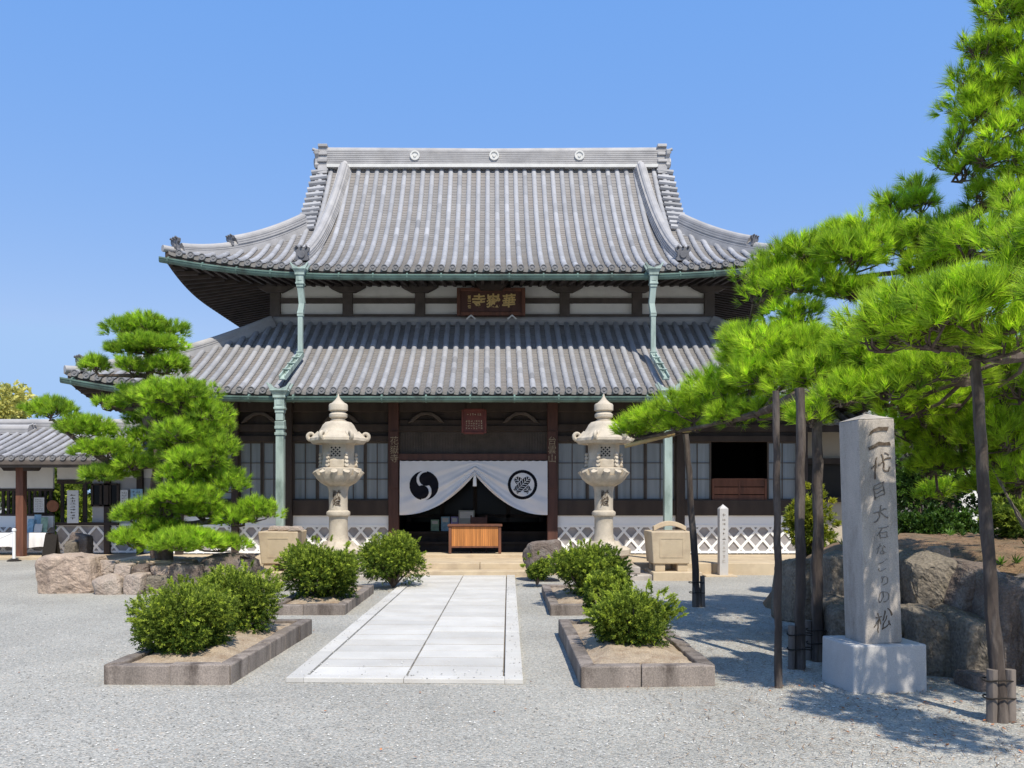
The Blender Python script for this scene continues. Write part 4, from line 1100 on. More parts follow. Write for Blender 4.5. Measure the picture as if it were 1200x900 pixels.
# ================================================================== KERBED BEDS
def bed(fl, fr, bl, br, h, label):
    fl, fr, bl, br = [Vector((*q, 0)) for q in (fl, fr, bl, br)]
    t = thing('planting_bed', label, 'planting bed', (fl+br)/2, 'kerbed planting beds along the path')
    kw = .13
    def inner(p, a, b): return p + (a-p).normalized()*kw + (b-p).normalized()*kw
    I = [inner(fl,fr,bl), inner(fr,fl,br), inner(br,bl,fr), inner(bl,br,fl)]; O = [fl, fr, br, bl]
    mb = MB()
    for i in range(4):
        a, b, c, d = O[i], O[(i+1) % 4], I[(i+1) % 4], I[i]
        L_ = (b-a).length; n = max(1, round(L_/.55)); cut = [0]+[(k+random.uniform(-.15,.15))/n for k in range(1,n)]+[1]
        for u0, u1 in zip(cut[:-1], cut[1:]):
            g_ = .004/L_; u1 -= g_; dz = random.uniform(-.008,.008); j = random.uniform(-.006,.006)
            nrm = (a-d).normalized()*j
            bt = [a.lerp(b,u0)+nrm, a.lerp(b,u1)+nrm, d.lerp(c,u1)+nrm, d.lerp(c,u0)+nrm]
            mb.hexa([p+Vector((0,0,-.06)) for p in bt], [p+Vector((0,0,h+dz)) for p in bt], random.random())
    mb.build('kerb', M['kerb'], t, bevel=.012)
    mb = MB(); n = 26; vs = []
    for i in range(n+1):
        for k in range(n+1):
            u, v = i/n, k/n; p = (I[0]*(1-u)+I[1]*u)*(1-v)+(I[3]*(1-u)+I[2]*u)*v
            e = min(u,1-u,v,1-v); vs.append((p.x, p.y, h-.035+.07*min(1,e*4)+random.uniform(-.008,.008)))
    mb.add(vs, [(i*(n+1)+k,(i+1)*(n+1)+k,(i+1)*(n+1)+k+1,i*(n+1)+k+1) for i in range(n) for k in range(n)])
    mb.build('soil', M['soil'], t, smooth=True, fixn=False)
bed((-3.28,7.19),(-2.20,7.18),(-3.22,9.8),(-2.08,9.85), .17, 'stained kerbed bed left of the path nearest the camera, with two bushes')
bed((-2.95,11.35),(-1.96,11.35),(-2.95,13.9),(-1.93,13.9), .14, 'kerbed bed left of the path nearer the hall, with one round bush')
bed((.73,7.06),(1.87,7.14),(.76,9.78),(1.9,9.82), .175, 'stained kerbed bed right of the path nearest the camera, with sandy soil')
bed((.765,11.3),(1.9,11.35),(.80,13.9),(1.95,13.9), .14, 'kerbed bed right of the path nearer the hall, mostly hidden by a bush')

# ================================================================== FOLIAGE
def tufts(Pn, An, nn, length, width, spread=(.1,1.2), shoot=.03, r=rng, toneT=None, lift=0.0):
    n = len(Pn); An = unit(An)
    ref = np.where(np.abs(An[:,2:3]) < .9, np.array([[0,0,1.]]), np.array([[1.,0,0]])); X = unit(np.cross(An, ref)); Y = np.cross(An, X)
    th = r.uniform(spread[0], spread[1], (n,nn)); ph = r.uniform(0, 2*math.pi, (n,nn))
    d = An[:,None,:]*np.cos(th)[...,None] + (X[:,None,:]*np.cos(ph)[...,None] + Y[:,None,:]*np.sin(ph)[...,None])*np.sin(th)[...,None]
    d[...,2] += lift; d = unit(d)
    base = Pn[:,None,:] + An[:,None,:]*(r.uniform(0,1,(n,nn,1))*shoot)
    L_ = length*r.uniform(.75,1.2,(n,nn,1))*r.uniform(.72,1.15,(n,1,1))
    side = unit(np.cross(d, r.normal(size=(n,nn,3))))*width/2
    V = np.stack((base-side, base+side, base+d*L_), 2).reshape(-1,3,3)
    tt = np.clip((r.uniform(0,1,n) if toneT is None else toneT)[:,None] + r.uniform(-.15,.15,(n,nn)), .04, 1)
    tt = np.where(r.uniform(0,1,(n,nn)) < .03 + .10*(r.uniform(0,1,(n,1)) < .06), 0, tt)
    return V, tt.reshape(-1)
def leafy(Pn, An, nn, length, width, spread=(.2,1.4), shoot=.05, r=rng, toneT=None):
    """small pointed leaves as quads (diamond)"""
    n = len(Pn); An = unit(An)
    ref = np.where(np.abs(An[:,2:3]) < .9, np.array([[0,0,1.]]), np.array([[1.,0,0]])); X = unit(np.cross(An, ref)); Y = np.cross(An, X)
    th = r.uniform(spread[0], spread[1], (n,nn)); ph = r.uniform(0, 2*math.pi, (n,nn))
    d = An[:,None,:]*np.cos(th)[...,None] + (X[:,None,:]*np.cos(ph)[...,None] + Y[:,None,:]*np.sin(ph)[...,None])*np.sin(th)[...,None]
    base = Pn[:,None,:] + An[:,None,:]*(r.uniform(0,1,(n,nn,1))*shoot)
    L_ = length*r.uniform(.7,1.2,(n,nn,1)); side = unit(np.cross(d, r.normal(size=(n,nn,3))))*width/2
    V = np.stack((base, base+d*L_*.45+side, base+d*L_, base+d*L_*.45-side), 2).reshape(-1,4,3)
    tt = (r.uniform(0,1,n) if toneT is None else toneT)[:,None] + r.uniform(-.12,.12,(n,nn))
    return V, np.clip(tt,0,1).reshape(-1)
def dome_points(c, rx, ry, rz, n, r, low=-.35, shell=.75):
    d = unit(r.normal(size=(n*3,3))); d = d[d[:,2] > low][:n]
    q = r.uniform(shell,1,(len(d),1)); p = np.array(c)+d*q*np.array((rx,ry,rz)); return p, d
def pad(c, rx, ry, rz, r, dens=1.0, lump=None):
    """a cloud of pine shoots: several small domes making one uneven pad"""
    Ps, As, Ts = [], [], []
    k = max(4, int(5+6*rx)) if lump is None else lump
    cs = []
    for i in range(k):
        a = r.uniform(0,2*math.pi); q = math.sqrt(r.uniform(.02,1))*.66 if i else 0
        lc = np.array((c[0]+math.cos(a)*q*rx, c[1]+math.sin(a)*q*ry, c[2]+rz*(.32*(1-q*q)-.12+r.uniform(-.22,.22))))
        f = r.uniform(.36,.52) if i else .55
        n = int(dens*2.4*(rx*f)*(ry*f)*2*math.pi/(.075**2)*.36)
        p, d = dome_points(lc, rx*f, ry*f, rz*.62, n, r, -.45)
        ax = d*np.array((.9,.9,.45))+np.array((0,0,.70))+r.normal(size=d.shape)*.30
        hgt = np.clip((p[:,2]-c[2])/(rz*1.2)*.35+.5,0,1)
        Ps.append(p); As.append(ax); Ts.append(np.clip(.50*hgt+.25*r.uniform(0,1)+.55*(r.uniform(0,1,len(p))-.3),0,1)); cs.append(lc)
    return np.concatenate(Ps), np.concatenate(As), np.concatenate(Ts), cs
def near_pt(limbs, c):
    best = None
    for L_ in limbs:
        for p, q in zip(L_[:-1], L_[1:]):
            for u in (0,.25,.5,.75,1):
                s = p.lerp(q,u); d = (s-Vector(c)).length
                if best is None or d < best[0]: best = (d, s)
    return best[1]
def pine(name, label, trunk, limbs, pads, m, seed, loc, needle=(44,.105,.0042), dens=1.0, group=None, twig=.012):
    r = np.random.default_rng(seed); random.seed(seed)
    t = thing(name, label, 'pine tree', loc, group)
    mb = MB()
    def smooth(pts, k=4):
        out = []
        for i in range(len(pts)-1):
            p0 = pts[max(i-1,0)]; p1 = pts[i]; p2 = pts[i+1]; p3 = pts[min(i+2,len(pts)-1)]
            for j in range(k):
                u = j/k; out.append(tuple(.5*((2*b)+(-a+c)*u+(2*a-5*b+4*c-d)*u*u+(-a+3*b-3*c+d)*u**3) for a,b,c,d in zip(p0,p1,p2,p3)))
        out.append(tuple(pts[-1])); return out
    T = smooth([(*p, rr) for p, rr in trunk]); mb.tube([q[:3] for q in T], [q[3] for q in T], 12, jit=.08)
    mb.build('trunk', M['bark'], t, smooth=True)
    LP = []
    for L_ in limbs:
        S_ = smooth([(*p, rr) for p, rr in L_]); mb = MB(); mb.tube([q[:3] for q in S_], [q[3] for q in S_], 9, jit=.17); mb.build('limb', M['bark'], t, smooth=True)
        LP.append([Vector(q[:3]) for q in S_])
    LP.append([Vector(q[:3]) for q in T])
    tw = MB()
    for (c, rx, ry, rz) in pads:
        p, a, tn, cs = pad(c, rx, ry, rz, r, dens)
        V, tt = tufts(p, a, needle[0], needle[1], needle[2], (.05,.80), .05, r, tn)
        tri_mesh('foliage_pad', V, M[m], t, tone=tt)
        s = near_pt(LP, c); e = Vector(c)-Vector((0,0,rz*.35))
        mid = s.lerp(e,.5)+Vector((r.uniform(-.08,.08),r.uniform(-.08,.08),-.03))
        tw.tube([s, mid, e], [twig*2.0, twig*1.6, twig*1.2], 6, jit=.15)
        for lc in cs:
            q = Vector(lc); tw.tube([mid.lerp(e,.6), e.lerp(q,.6)+Vector((0,0,-.03)), q], [twig*1.1, twig*.8, twig*.35], 5, jit=.2)
            for _ in range(5):
                b = q+Vector((r.uniform(-1,1)*rx*.3, r.uniform(-1,1)*ry*.3, r.uniform(-.3,.6)*rz)); tw.tube([e.lerp(q,.7), b], [twig*.55, twig*.25], 4)
    tw.build('twig', M['bark'], t)
    return t
PADH = .98
def PD(px, py, D, w, h, dy=None):
    c = P(px, py, D); return (tuple(c), w/2/F*D*1.06, (dy if dy else max(w/2/F*D*.9, .22)), h/2/F*D*PADH)

# ---- cloud-pruned pines on the left island
DB = 15.7
pads = [PD(172,389,DB,88,40),PD(178,410,DB-.1,96,26),PD(200,433,DB-.2,64,34),PD(113,433,DB,48,28),PD(155,434,DB-.3,50,30),PD(160,470,DB-.2,62,44),PD(124,477,DB,34,22),
        PD(60,484,DB-.2,72,30),PD(96,507,DB-.2,76,36),PD(126,530,DB-.4,72,34),PD(154,546,DB-.3,52,28),PD(116,560,DB-.3,74,28),PD(168,518,DB+.1,56,42),PD(178,495,DB+.5,56,30)]
tk = [(P(186,660,DB),.13),(P(178,600,DB),.115),(P(186,540,DB),.10),(P(170,480,DB),.085),(P(176,430,DB),.065),(P(172,385,DB),.035)]
lb = [[(P(180,545,DB),.07),(P(140,545,DB-.2),.055),(P(105,528,DB-.3),.045),(P(62,492,DB-.2),.025)],[(P(174,480,DB),.05),(P(130,478,DB),.03)],[(P(176,440,DB),.045),(P(115,440,DB),.025)]]
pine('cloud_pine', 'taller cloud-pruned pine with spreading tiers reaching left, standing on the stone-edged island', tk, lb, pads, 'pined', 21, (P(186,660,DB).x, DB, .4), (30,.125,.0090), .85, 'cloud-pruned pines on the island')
DB = 14.7
pads = [PD(213,468,DB,92,44),PD(183,490,DB-.1,46,36),PD(236,486,DB,62,44),PD(214,512,DB-.2,84,44),PD(254,534,DB-.1,64,46),PD(224,545,DB-.3,70,36),PD(203,562,DB-.3,60,34),PD(214,585,DB-.4,78,36),PD(262,572,DB-.1,56,42),PD(244,560,DB+.2,60,50),
        PD(246,605,DB+.1,74,30),PD(302,604,DB-.1,60,38),PD(162,607,DB-.1,56,42),PD(156,638,DB-.4,62,30),PD(218,640,DB-.6,96,38),PD(262,642,DB-.3,60,28),PD(190,622,DB-.2,60,26),PD(205,530,DB+.3,66,60),PD(235,512,DB+.3,70,56),PD(232,600,DB-.2,70,36),PD(182,600,DB-.2,50,36),PD(280,612,DB-.2,50,30)]
tk = [(P(193,665,DB),.15),(P(193,620,DB),.13),(P(204,570,DB),.11),(P(222,520,DB),.08),(P(215,470,DB),.04)]
lb = [[(P(196,618,DB),.06),(P(240,612,DB),.05),(P(300,610,DB-.1),.03)],[(P(196,630,DB),.05),(P(160,634,DB-.3),.03)],[(P(196,632,DB),.05),(P(225,640,DB-.5),.03)],[(P(212,555,DB),.05),(P(258,560,DB),.03)]]
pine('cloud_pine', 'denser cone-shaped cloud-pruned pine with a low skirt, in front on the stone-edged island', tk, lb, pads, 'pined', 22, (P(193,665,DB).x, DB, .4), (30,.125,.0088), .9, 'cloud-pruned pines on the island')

# ---- great spreading pine on the right
PADH = 1.3
pads = [ # low branch reaching out over the gravel
    PD(742,508,12.0,62,20,.3),PD(775,497,11.6,80,32),PD(812,482,11.0,90,44),PD(800,503,11.2,50,20),PD(856,462,10.2,100,46),PD(862,492,10.0,84,30),PD(880,425,9.9,120,42),PD(912,404,9.7,110,36),PD(905,450,9.2,110,46),
    PD(940,420,9.1,130,50),PD(900,486,9.2,60,24),PD(965,450,8.6,120,50),PD(1005,420,8.4,120,54),PD(950,492,8.0,58,36),PD(1015,458,8.1,90,40),PD(1045,432,8.0,90,50),PD(1080,442,7.6,100,46),PD(1115,436,7.4,80,50),PD(985,470,7.9,70,30),PD(1040,462,7.8,80,30),PD(868,400,10.6,60,24),
    # middle tiers
    PD(897,325,9.7,72,36),PD(888,350,9.7,46,44),PD(938,308,9.6,90,44),PD(950,335,9.4,100,40),PD(992,282,9.6,90,36),PD(1000,308,9.3,120,46),PD(1045,250,9.6,66,34),PD(1078,222,9.8,50,26),PD(1058,290,9.2,100,40),PD(1085,322,9.0,90,36),PD(935,372,9.5,74,28),
    PD(1000,345,9.2,90,26),PD(1095,290,9.4,70,40),PD(1120,262,9.3,60,20),
    # near dome
    PD(1050,386,6.1,110,64,.5),PD(1100,365,5.8,120,64,.6),PD(1150,372,5.6,110,70,.6),PD(1025,402,6.3,60,44),PD(1172,410,5.7,80,60,.5),PD(1085,395,5.9,110,50,.5),PD(1060,360,6.2,70,30),
    PD(1195,330,6.2,90,70),PD(1180,300,6.6,80,50),PD(1195,262,7.2,70,50),PD(1230,380,6.0,100,80),PD(1215,300,6.2,100,70),
    # upper right crown
    PD(1175,165,8.4,60,40),PD(1160,190,8.5,60,30),PD(1195,150,8.3,50,40),PD(1165,20,8.6,60,40),PD(1030,278,9.5,60,30),PD(970,298,9.6,60,30),PD(1110,300,8.8,80,40),PD(1140,290,8.4,80,50),PD(1150,60,8.6,50,30),PD(1130,100,8.7,50,40),PD(1150,140,8.6,70,40),PD(1195,95,8.4,60,40),PD(1110,190,8.9,34,36),PD(1078,240,9.4,44,24),PD(1195,235,8.0,50,40),PD(1180,222,8.6,70,36),PD(1150,235,8.8,50,24),PD(1195,190,8.4,60,34),PD(1128,205,8.8,48,40),PD(1122,170,8.8,44,50),PD(1140,128,8.7,74,50),PD(1172,112,8.6,90,44),PD(1160,76,8.7,60,40),PD(1190,60,8.5,80,40),PD(1192,22,8.6,70,44),PD(1230,100,8.3,110,60),PD(1230,10,8.4,100,60),PD(1250,200,8.2,110,70),
    PD(1290,330,4.6,150,70,.6),PD(1390,280,4.4,170,80,.7),PD(1330,380,5.4,150,80,.6),PD(1420,360,5.2,160,80,.7),PD(1480,250,5.5,180,80,.7),PD(1310,250,5.6,150,70,.6),PD(1500,330,3.9,200,90,.6),PD(1240,-60,8.6,130,60),PD(1290,60,8.5,120,70),PD(1310,150,8.3,120,80),PD(1330,260,8.2,130,80),PD(1300,340,7.5,130,80),
    # lower shaded foliage
    PD(1082,462,9.6,90,44),PD(1060,505,10.2,70,44),PD(1110,505,10.0,100,56),PD(1150,455,9.2,90,50),PD(1170,500,9.4,90,60),PD(1120,548,9.8,70,26),PD(1182,545,9.3,70,44),PD(1195,460,8.2,80,60),PD(1090,555,10.4,60,30),PD(1080,485,9.8,90,50),PD(1130,480,9.6,90,60),PD(1160,540,9.5,80,50),PD(1105,530,10.0,90,50),PD(1195,510,8.8,70,60),PD(1060,455,9.0,70,46),PD(1050,440,9.8,70,40),PD(1090,430,9.4,80,50),PD(1140,430,9.0,80,50),PD(1180,470,8.6,70,50),PD(1065,530,10.6,50,36),PD(1100,580,10.8,50,24),PD(1075,410,8.2,90,50),PD(1120,400,8.0,90,50),PD(1170,440,7.6,90,60),PD(1060,480,9.0,80,50),PD(1120,470,8.8,90,60),PD(1175,520,8.6,90,60),PD(1140,510,9.0,80,50),PD(1190,560,8.6,60,40),PD(1150,575,9.8,60,30),PD(1195,575,9.2,60,40),PD(1030,470,9.2,60,40)]
tk = [(P(1275,650,8.6),.24),(P(1265,560,8.6),.22),(P(1235,440,8.5),.19),(P(1250,320,8.4),.17),(P(1225,220,8.5),.14),(P(1250,110,8.5),.11),(P(1215,20,8.6),.07),(P(1240,-60,8.6),.04)]
lb = [[(P(1240,440,8.5),.085),(P(1170,430,8.3),.07),(P(1130,446,8.2),.064),(P(1085,440,8.1),.06),(P(1040,456,8.0),.056),(P(1000,452,8.0),.052),(P(960,464,8.2),.048),(P(930,464,8.5),.045),(P(900,480,8.9),.04),(P(840,496,10.4),.03),(P(760,512,11.8),.016)],
      [(P(1230,232,8.5),.09),(P(1165,238,8.9),.075),(P(1105,266,9.3),.065),(P(1040,272,9.5),.05),(P(965,302,9.6),.04),(P(885,348,9.7),.02)],
      [(P(1240,130,8.5),.07),(P(1190,132,8.6),.055),(P(1150,162,8.7),.04),(P(1122,205,8.8),.02)],
      [(P(1245,400,8.2),.08),(P(1185,418,7.0),.06),(P(1140,408,6.3),.05),(P(1060,405,6.5),.025)],
      [(P(1245,330,8.4),.07),(P(1160,300,9.0),.05),(P(1085,315,9.1),.035),(P(1000,325,9.3),.02)],
      [(P(1255,520,8.6),.07),(P(1180,505,9.2),.05),(P(1090,515,10.0),.03)],
      [(P(1168,240,8.9),.04),(P(1165,268,8.9),.035),(P(1140,290,9.0),.02)]]
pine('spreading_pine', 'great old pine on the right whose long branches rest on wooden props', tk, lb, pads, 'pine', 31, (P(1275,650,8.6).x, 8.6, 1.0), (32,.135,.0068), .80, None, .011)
# young pines and shrubs behind the mound
def leaf_shrub(name, label, cat, c, rx, ry, rz, m, seed, n=900, nn=14, ln=.035, wd=.012, group=None, lumps=14, stem='bark'):
    r = np.random.default_rng(seed); t = thing(name, label, cat, (c[0],c[1],c[2]-rz), group)
    Ps, As, Ts = [], [], []
    mb = MB(); basep = Vector((c[0],c[1],c[2]-rz-.03))
    for i in range(lumps):
        d = unit(r.normal(size=3)); d[2] = d[2]*.85-.05; q = r.uniform(.34,.76)
        lc = np.array(c)+d*q*np.array((rx,ry,rz)); f = r.uniform(.22,.44)*(1.12 if d[2] < -.2 else 1)
        p, dd = dome_points(lc, rx*f, ry*f, rz*f, n//lumps, r, -.95, .55)
        ok = p[:,2] > c[2]-rz*.98; p, dd = p[ok], dd[ok]
        ax = dd*.8+(p-np.array(c))/np.array((rx,ry,rz))*.7+np.array((0,0,.35))+r.normal(size=dd.shape)*.25
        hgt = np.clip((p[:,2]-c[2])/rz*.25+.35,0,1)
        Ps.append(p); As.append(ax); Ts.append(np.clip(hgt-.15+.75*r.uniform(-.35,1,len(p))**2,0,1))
        mb.tube([basep, basep.lerp(Vector(lc),.5)+Vector((0,0,.02)), Vector(lc)], [.022,.015,.006], 5, jit=.2)
    k = max(6, n//(60 if 'ragged' in label or cat == 'shrub' else 150)); d = unit(r.normal(size=(k,3))); d[:,2] = np.abs(d[:,2])*.8; d = unit(d)      # sprays that stick out
    for i in range(k):
        b0 = np.array(c)+d[i]*np.array((rx,ry,rz))*.86; L_ = r.uniform(.03,.085 if 'ragged' in label or cat == 'shrub' else .05)*min(1, rx*2); ax = unit(d[i]+np.array((0,0,.25))+r.normal(size=3)*.25)
        p = b0[None]+ax[None]*np.linspace(0,L_,7)[:,None]; Ps.append(p); As.append(np.repeat(ax[None],7,0)); Ts.append(np.full(7, r.uniform(.4,.9)))
    V, tt = leafy(np.concatenate(Ps), np.concatenate(As), nn, ln, wd, (.15,1.25), .055, r, np.concatenate(Ts))
    mb.build('stem', M[stem], t); tri_mesh('foliage', V, M[m], t, tone=tt, nv=4)
    return t
g = 'clipped yew bushes along the path'
for (px0,px1,py0,py1,D,lab,sd_,n,lu) in (
    (157,277,679,771,7.9,'round dark green bush at the near left end of the left front bed',101,3600,26),
    (216,331,656,747,9.0,'round bush at the far end of the left front bed, behind the nearest one',102,3600,26),
    (322,428,629,704,12.2,'neat round bush in the left rear bed before the lantern',103,3400,26),
    (420,502,621,684,14.7,'lighter round bush beside the far left corner of the path',104,2600,20),
    (690,797,684,770,8.1,'ragged loose bush in the right front bed',105,2100,15),
    (640,738,633,704,12.2,'large spreading bush in the right rear bed before the right lantern',107,2800,20),
    (613,646,648,682,14.9,'smallest low bush beside the brown rock right of the path end',108,700,9)):
    x = ((px0+px1)/2-VX)/F*D; zt = 1.6+(580-py0)/F*D; zb = max(.10, 1.6+(580-py1)/F*D); rz = (zt-zb)/2
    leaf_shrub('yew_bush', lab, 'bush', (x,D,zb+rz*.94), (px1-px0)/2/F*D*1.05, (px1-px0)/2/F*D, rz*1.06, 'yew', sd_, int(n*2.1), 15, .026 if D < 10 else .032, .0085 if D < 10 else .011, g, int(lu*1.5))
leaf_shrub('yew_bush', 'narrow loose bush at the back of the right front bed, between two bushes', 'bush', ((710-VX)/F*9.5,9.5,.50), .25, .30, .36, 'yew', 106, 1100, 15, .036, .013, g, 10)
# hedge and shrubs on the mound
g = 'clipped shrubs on the mound'
for px, py, D, w_, h_, lab, s in ((1083,622,12.6,72,54,'dark clipped shrub just right of the monument on the mound',121),(1128,622,12.9,56,46,'dark clipped shrub in front of the white wall on the mound',122)):
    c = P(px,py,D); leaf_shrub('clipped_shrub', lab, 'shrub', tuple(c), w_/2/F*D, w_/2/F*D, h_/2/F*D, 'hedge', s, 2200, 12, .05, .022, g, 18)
c = P(1192,612,11.0); leaf_shrub('young_shrub', 'bright green low shrub at the right edge of the mound', 'shrub', tuple(c), .45,.45,.32, 'yew', 123, 900, 14, .06, .014, None, 10)
c = P(951,610,13.6); leaf_shrub('yellow_shrub', 'yellow-green upright shrub between the support logs and the hall', 'shrub', (c.x,c.y,c.z-.15), .40,.40,.75, 'gold_leaf', 124, 900, 14, .075, .018, None, 15)

leaf_shrub('tall_shrub', 'tall dark green shrub behind the mound right of the white wall', 'shrub', tuple(P(1205,560,15.5)), 1.1, .9, 1.2, 'hedge', 125, 2600, 12, .07, .03, None, 22)
leaf_shrub('tall_shrub', 'dark shrub behind the monument in front of the side hall', 'shrub', tuple(P(1085,570,16.5)), .75, .7, .9, 'hedge', 126, 1800, 12, .07, .03, None, 18)
# ================================================================== PROPS UNDER THE PINE
def prop(top, base, D, Dt, r0, r1, label, stakes, lean=0, sh=.45):
    a = P(*top, Dt); b = G(*base); b.z = -.03
    t = thing('support_pole', label, 'pole', (b.x,b.y,0), 'wooden props under the spreading pine')
    mb = MB(); n = 14; r = random.Random(int(top[0]))
    pts = [b.lerp(a, i/n)+Vector((r.uniform(-.008,.008), r.uniform(-.008,.008), 0)) for i in range(n+1)]
    mb.tube(pts, [r0+(r1-r0)*i/n for i in range(n+1)], 12, jit=.10); mb.build('pole', M['pole'], t, smooth=True)
    for dx, dy in stakes:
        mb = MB(); q = b.lerp(a,.12); mb.tube([(b.x+dx,b.y+dy,-.05),(b.x+dx*.97,b.y+dy,sh*.5),(b.x+dx*.95,b.y+dy,sh)], [r0*.72,r0*.7,r0*.68], 10, jit=.05); mb.build('stake', M['stake'], t, smooth=True)
    if stakes:
        w_ = max(abs(d[0]) for d in stakes)+r0*.85
        for zz in (sh*.47, sh*.80):
            c = b.lerp(a, zz/max(a.z,.1)); pts = [(c.x+math.cos(q)*w_, c.y+math.sin(q)*r0*1.35, zz+.006*math.sin(3*q)) for q in np.linspace(0,2*math.pi,17)]
            mb = MB(); mb.tube(pts, .006, 5, cap=False); mb.build('rope_tie', M['rope'], t)
prop((804,508),(818,711),12.1,12.0,.052,.040,'leftmost slim prop holding the tip of the low pine branch',((-.055,-.02),(.065,.0)),0,.44)
prop((910,458),(912,806),7.1,7.1,.032,.027,'slim straight prop nearest the camera left of the monument',(),0)
prop((938,455),(937,784),7.85,7.85,.047,.042,'thick prop with short stakes between the slim prop and the knobbly log',((-.075,.0),(.05,.07)),0,.40)
prop((958,450),(958,775),8.2,8.2,.055,.044,'knobbly rough-barked log prop just left of the monument',((.06,.06),(-.06,.08)),0,.38)
prop((1141,400),(1173,846),6.04,6.2,.050,.036,'leaning grey prop at the right with roped stakes at its foot',((-.066,.0),(.068,.0)),0,.37)
mb = MB(); a, b = P(732,523,11.9), P(815,502,11.7); mb.tube([a, a.lerp(b,.5), b], [.028,.032,.034], 10)
for q in (.3,.62,.9): c = a.lerp(b,q); d = (b-a).normalized()*.01; mb.tube([c-d,c+d], .038, 10)
tag(mb.build('bamboo_pole', M['bamboo'], None, smooth=True, loc=a), 'pale bamboo cane tied along the tip of the low pine branch', 'bamboo cane')

# ================================================================== SIDE BUILDINGS
def simple_roof(parent, x0, x1, yf, zf_, yr, zr, sp=.25, ridge=True, back=True):
    pan, cov, cap = MB(), MB(), MB(); hx = (x1-x0)/2; run = yr-yf
    M4 = Matrix.Translation(((x0+x1)/2, yf, 0))
    roof_plane(pan, cov, cap, hx, run, zf_, zr-zf_, .85, 0, hx*.9, lambda a: run, M4, sp, .14, .29, .062)
    if back:
        M4 = Matrix(((-1,0,0,(x0+x1)/2),(0,-1,0,2*yr-yf),(0,0,1,0),(0,0,0,1)))
        roof_plane(pan, cov, MB(), hx, run, zf_, zr-zf_, .85, 0, hx*.9, lambda a: run, M4, sp, .3, .6, .062, False)
    o = pan.build('roof', M['tilep'], parent, fixn=False); cov.add(cap.v, cap.f); capped(cov.build('cover_tile', M['tilec'], o, smooth=True), len(cap.f))
    if ridge:
        mb = MB(); mb.sweep([(x0,yr,zr-.05),(x1,yr,zr-.05)], ridge_prof(.30,.22,5)); ridge_top_rings(mb, [(x0,yr,zr-.05),(x1,yr,zr-.05)], .065, .28, .23); mb.build('ridge', M['tiler'], o)
    return o
# ---- left corridor
lw = thing('corridor_building', 'low white-walled corridor building with tiled roof left of the hall', 'building', (-10.5,22.3,0))
D = 22.3; XL0, XL1 = -16.5, -7.6
rf = simple_roof(lw, XL0, XL1, 20.75, 2.50, 23.3, 3.42)
mb = MB(); q = P(42,513,22.9); oni(mb, (P(40,520,23.2).x, 23.1, 3.18), (1,-.1,0), .55); mb.build('ridge_end_ornament', M['tiler'], rf, bevel=.008)
mb = MB(); mb.sweep([(XL0,22.9,3.22),(P(38,520,23).x,22.9,3.22)], ridge_prof(.30,.18,4)); mb.build('ridge', M['tiler'], rf)
mb = MB(); mb.box(XL0,XL1,20.80,20.90,2.27,2.46); mb.box(XL0,XL1,20.72,20.80,2.34,2.44); mb.build('eave_fascia', M['woodg'], lw)
mb = MB(); mb.add([(XL0,20.85,2.38),(XL1,20.85,2.38),(XL1,23.3,3.2),(XL0,23.3,3.2)], [(0,1,2,3)])
for x in np.arange(XL0, XL1, .3): mb.bar((x,20.85,2.33),(x,22.4,2.86), .06, .07)
mb.build('soffit', M['wood'], lw)
zq = lambda py, DD=22.3: 1.6+(580-py)/F*DD
for px, D2, m in ((25,21.3,'woodrust'),):
    mb = MB(); x = X_(px,D2); mb.box(x-.095,x+.095,D2-.095,D2+.095,.05,2.42)
    o = mb.build('post', M[m], lw, bevel=.01)
    mb = MB(); mb.prism([(-.48,.0),(-.40,-.10),(.40,-.10),(.48,0),(.48,.10),(-.48,.10)], Matrix(((1,0,0,x),(0,0,-1,D2+.09),(0,1,0,2.30),(0,0,0,1))), .18); mb.build('bracket', M['wood'], o, bevel=.01)
    mb = MB(); mb.box(x-.17,x+.17,D2-.17,D2+.17,-.02,.07); mb.build('post_base', M['granite'], o, bevel=.015)
for px in (64.5, 108, 175, 205):
    mb = MB(); x = X_(px); mb.box(x-.08+0,x+.08,22.22,22.38,0,2.9); mb.build('post', M['wood'], lw, bevel=.008)
D=22.3
def XL(px): return (px-VX)/F*22.3
mb = MB(); mb.box(XL0,XL(62),22.3,22.38,zq(573),3.0); mb.box(XL(67),XL(105),22.3,22.38,zq(566),3.0); mb.box(XL(111),XL1,22.3,22.38,zq(560),3.0); mb.build('plaster_wall', M['plaster'], lw)
mb = MB()
for px in np.arange(-90, 61, 6.2):
    mb.box(XL(px)-.03,XL(px)+.03,22.30,22.36,zq(604),zq(573))
mb.box(XL0,XL(62),22.28,22.38,zq(575.5),zq(572.5)); mb.box(XL0,XL(62),22.28,22.38,zq(604.5),zq(602)); mb.build('barred_window', M['wood'], lw)
mb = MB(); mb.box(XL(67),XL(106),22.28,22.38,zq(567),zq(562)); mb.box(XL(71),XL(74),22.29,22.37,zq(614),zq(567)); mb.box(XL(97),XL(101),22.29,22.37,zq(614),zq(567)); mb.box(XL(67),XL(140),22.2,22.4,zq(615.5),zq(612)); mb.build('window_frame', M['wood'], lw)
mb = MB(); mb.box(XL(108),XL1,22.31,22.40,zq(614),zq(560)); mb.build('grey_panel', M['greyw'], lw)
mb = MB(); mb.box(XL0,XL(62),22.30,22.38,zq(617),zq(604.5)); mb.build('plaster_band', M['white'], lw)
namako(XL0, XL(62), .10, zq(617), 22.32, .36, lw, wd=.05, slope=1.15)
namako(XL(66), XL(206), .10, zq(615.5), 22.32, .46, lw, wd=.06, slope=1.15)
mb = MB(); mb.box(XL0-.1,XL1,21.0,22.6,-.05,.055); mb.build('stone_floor', M['sand'], lw)
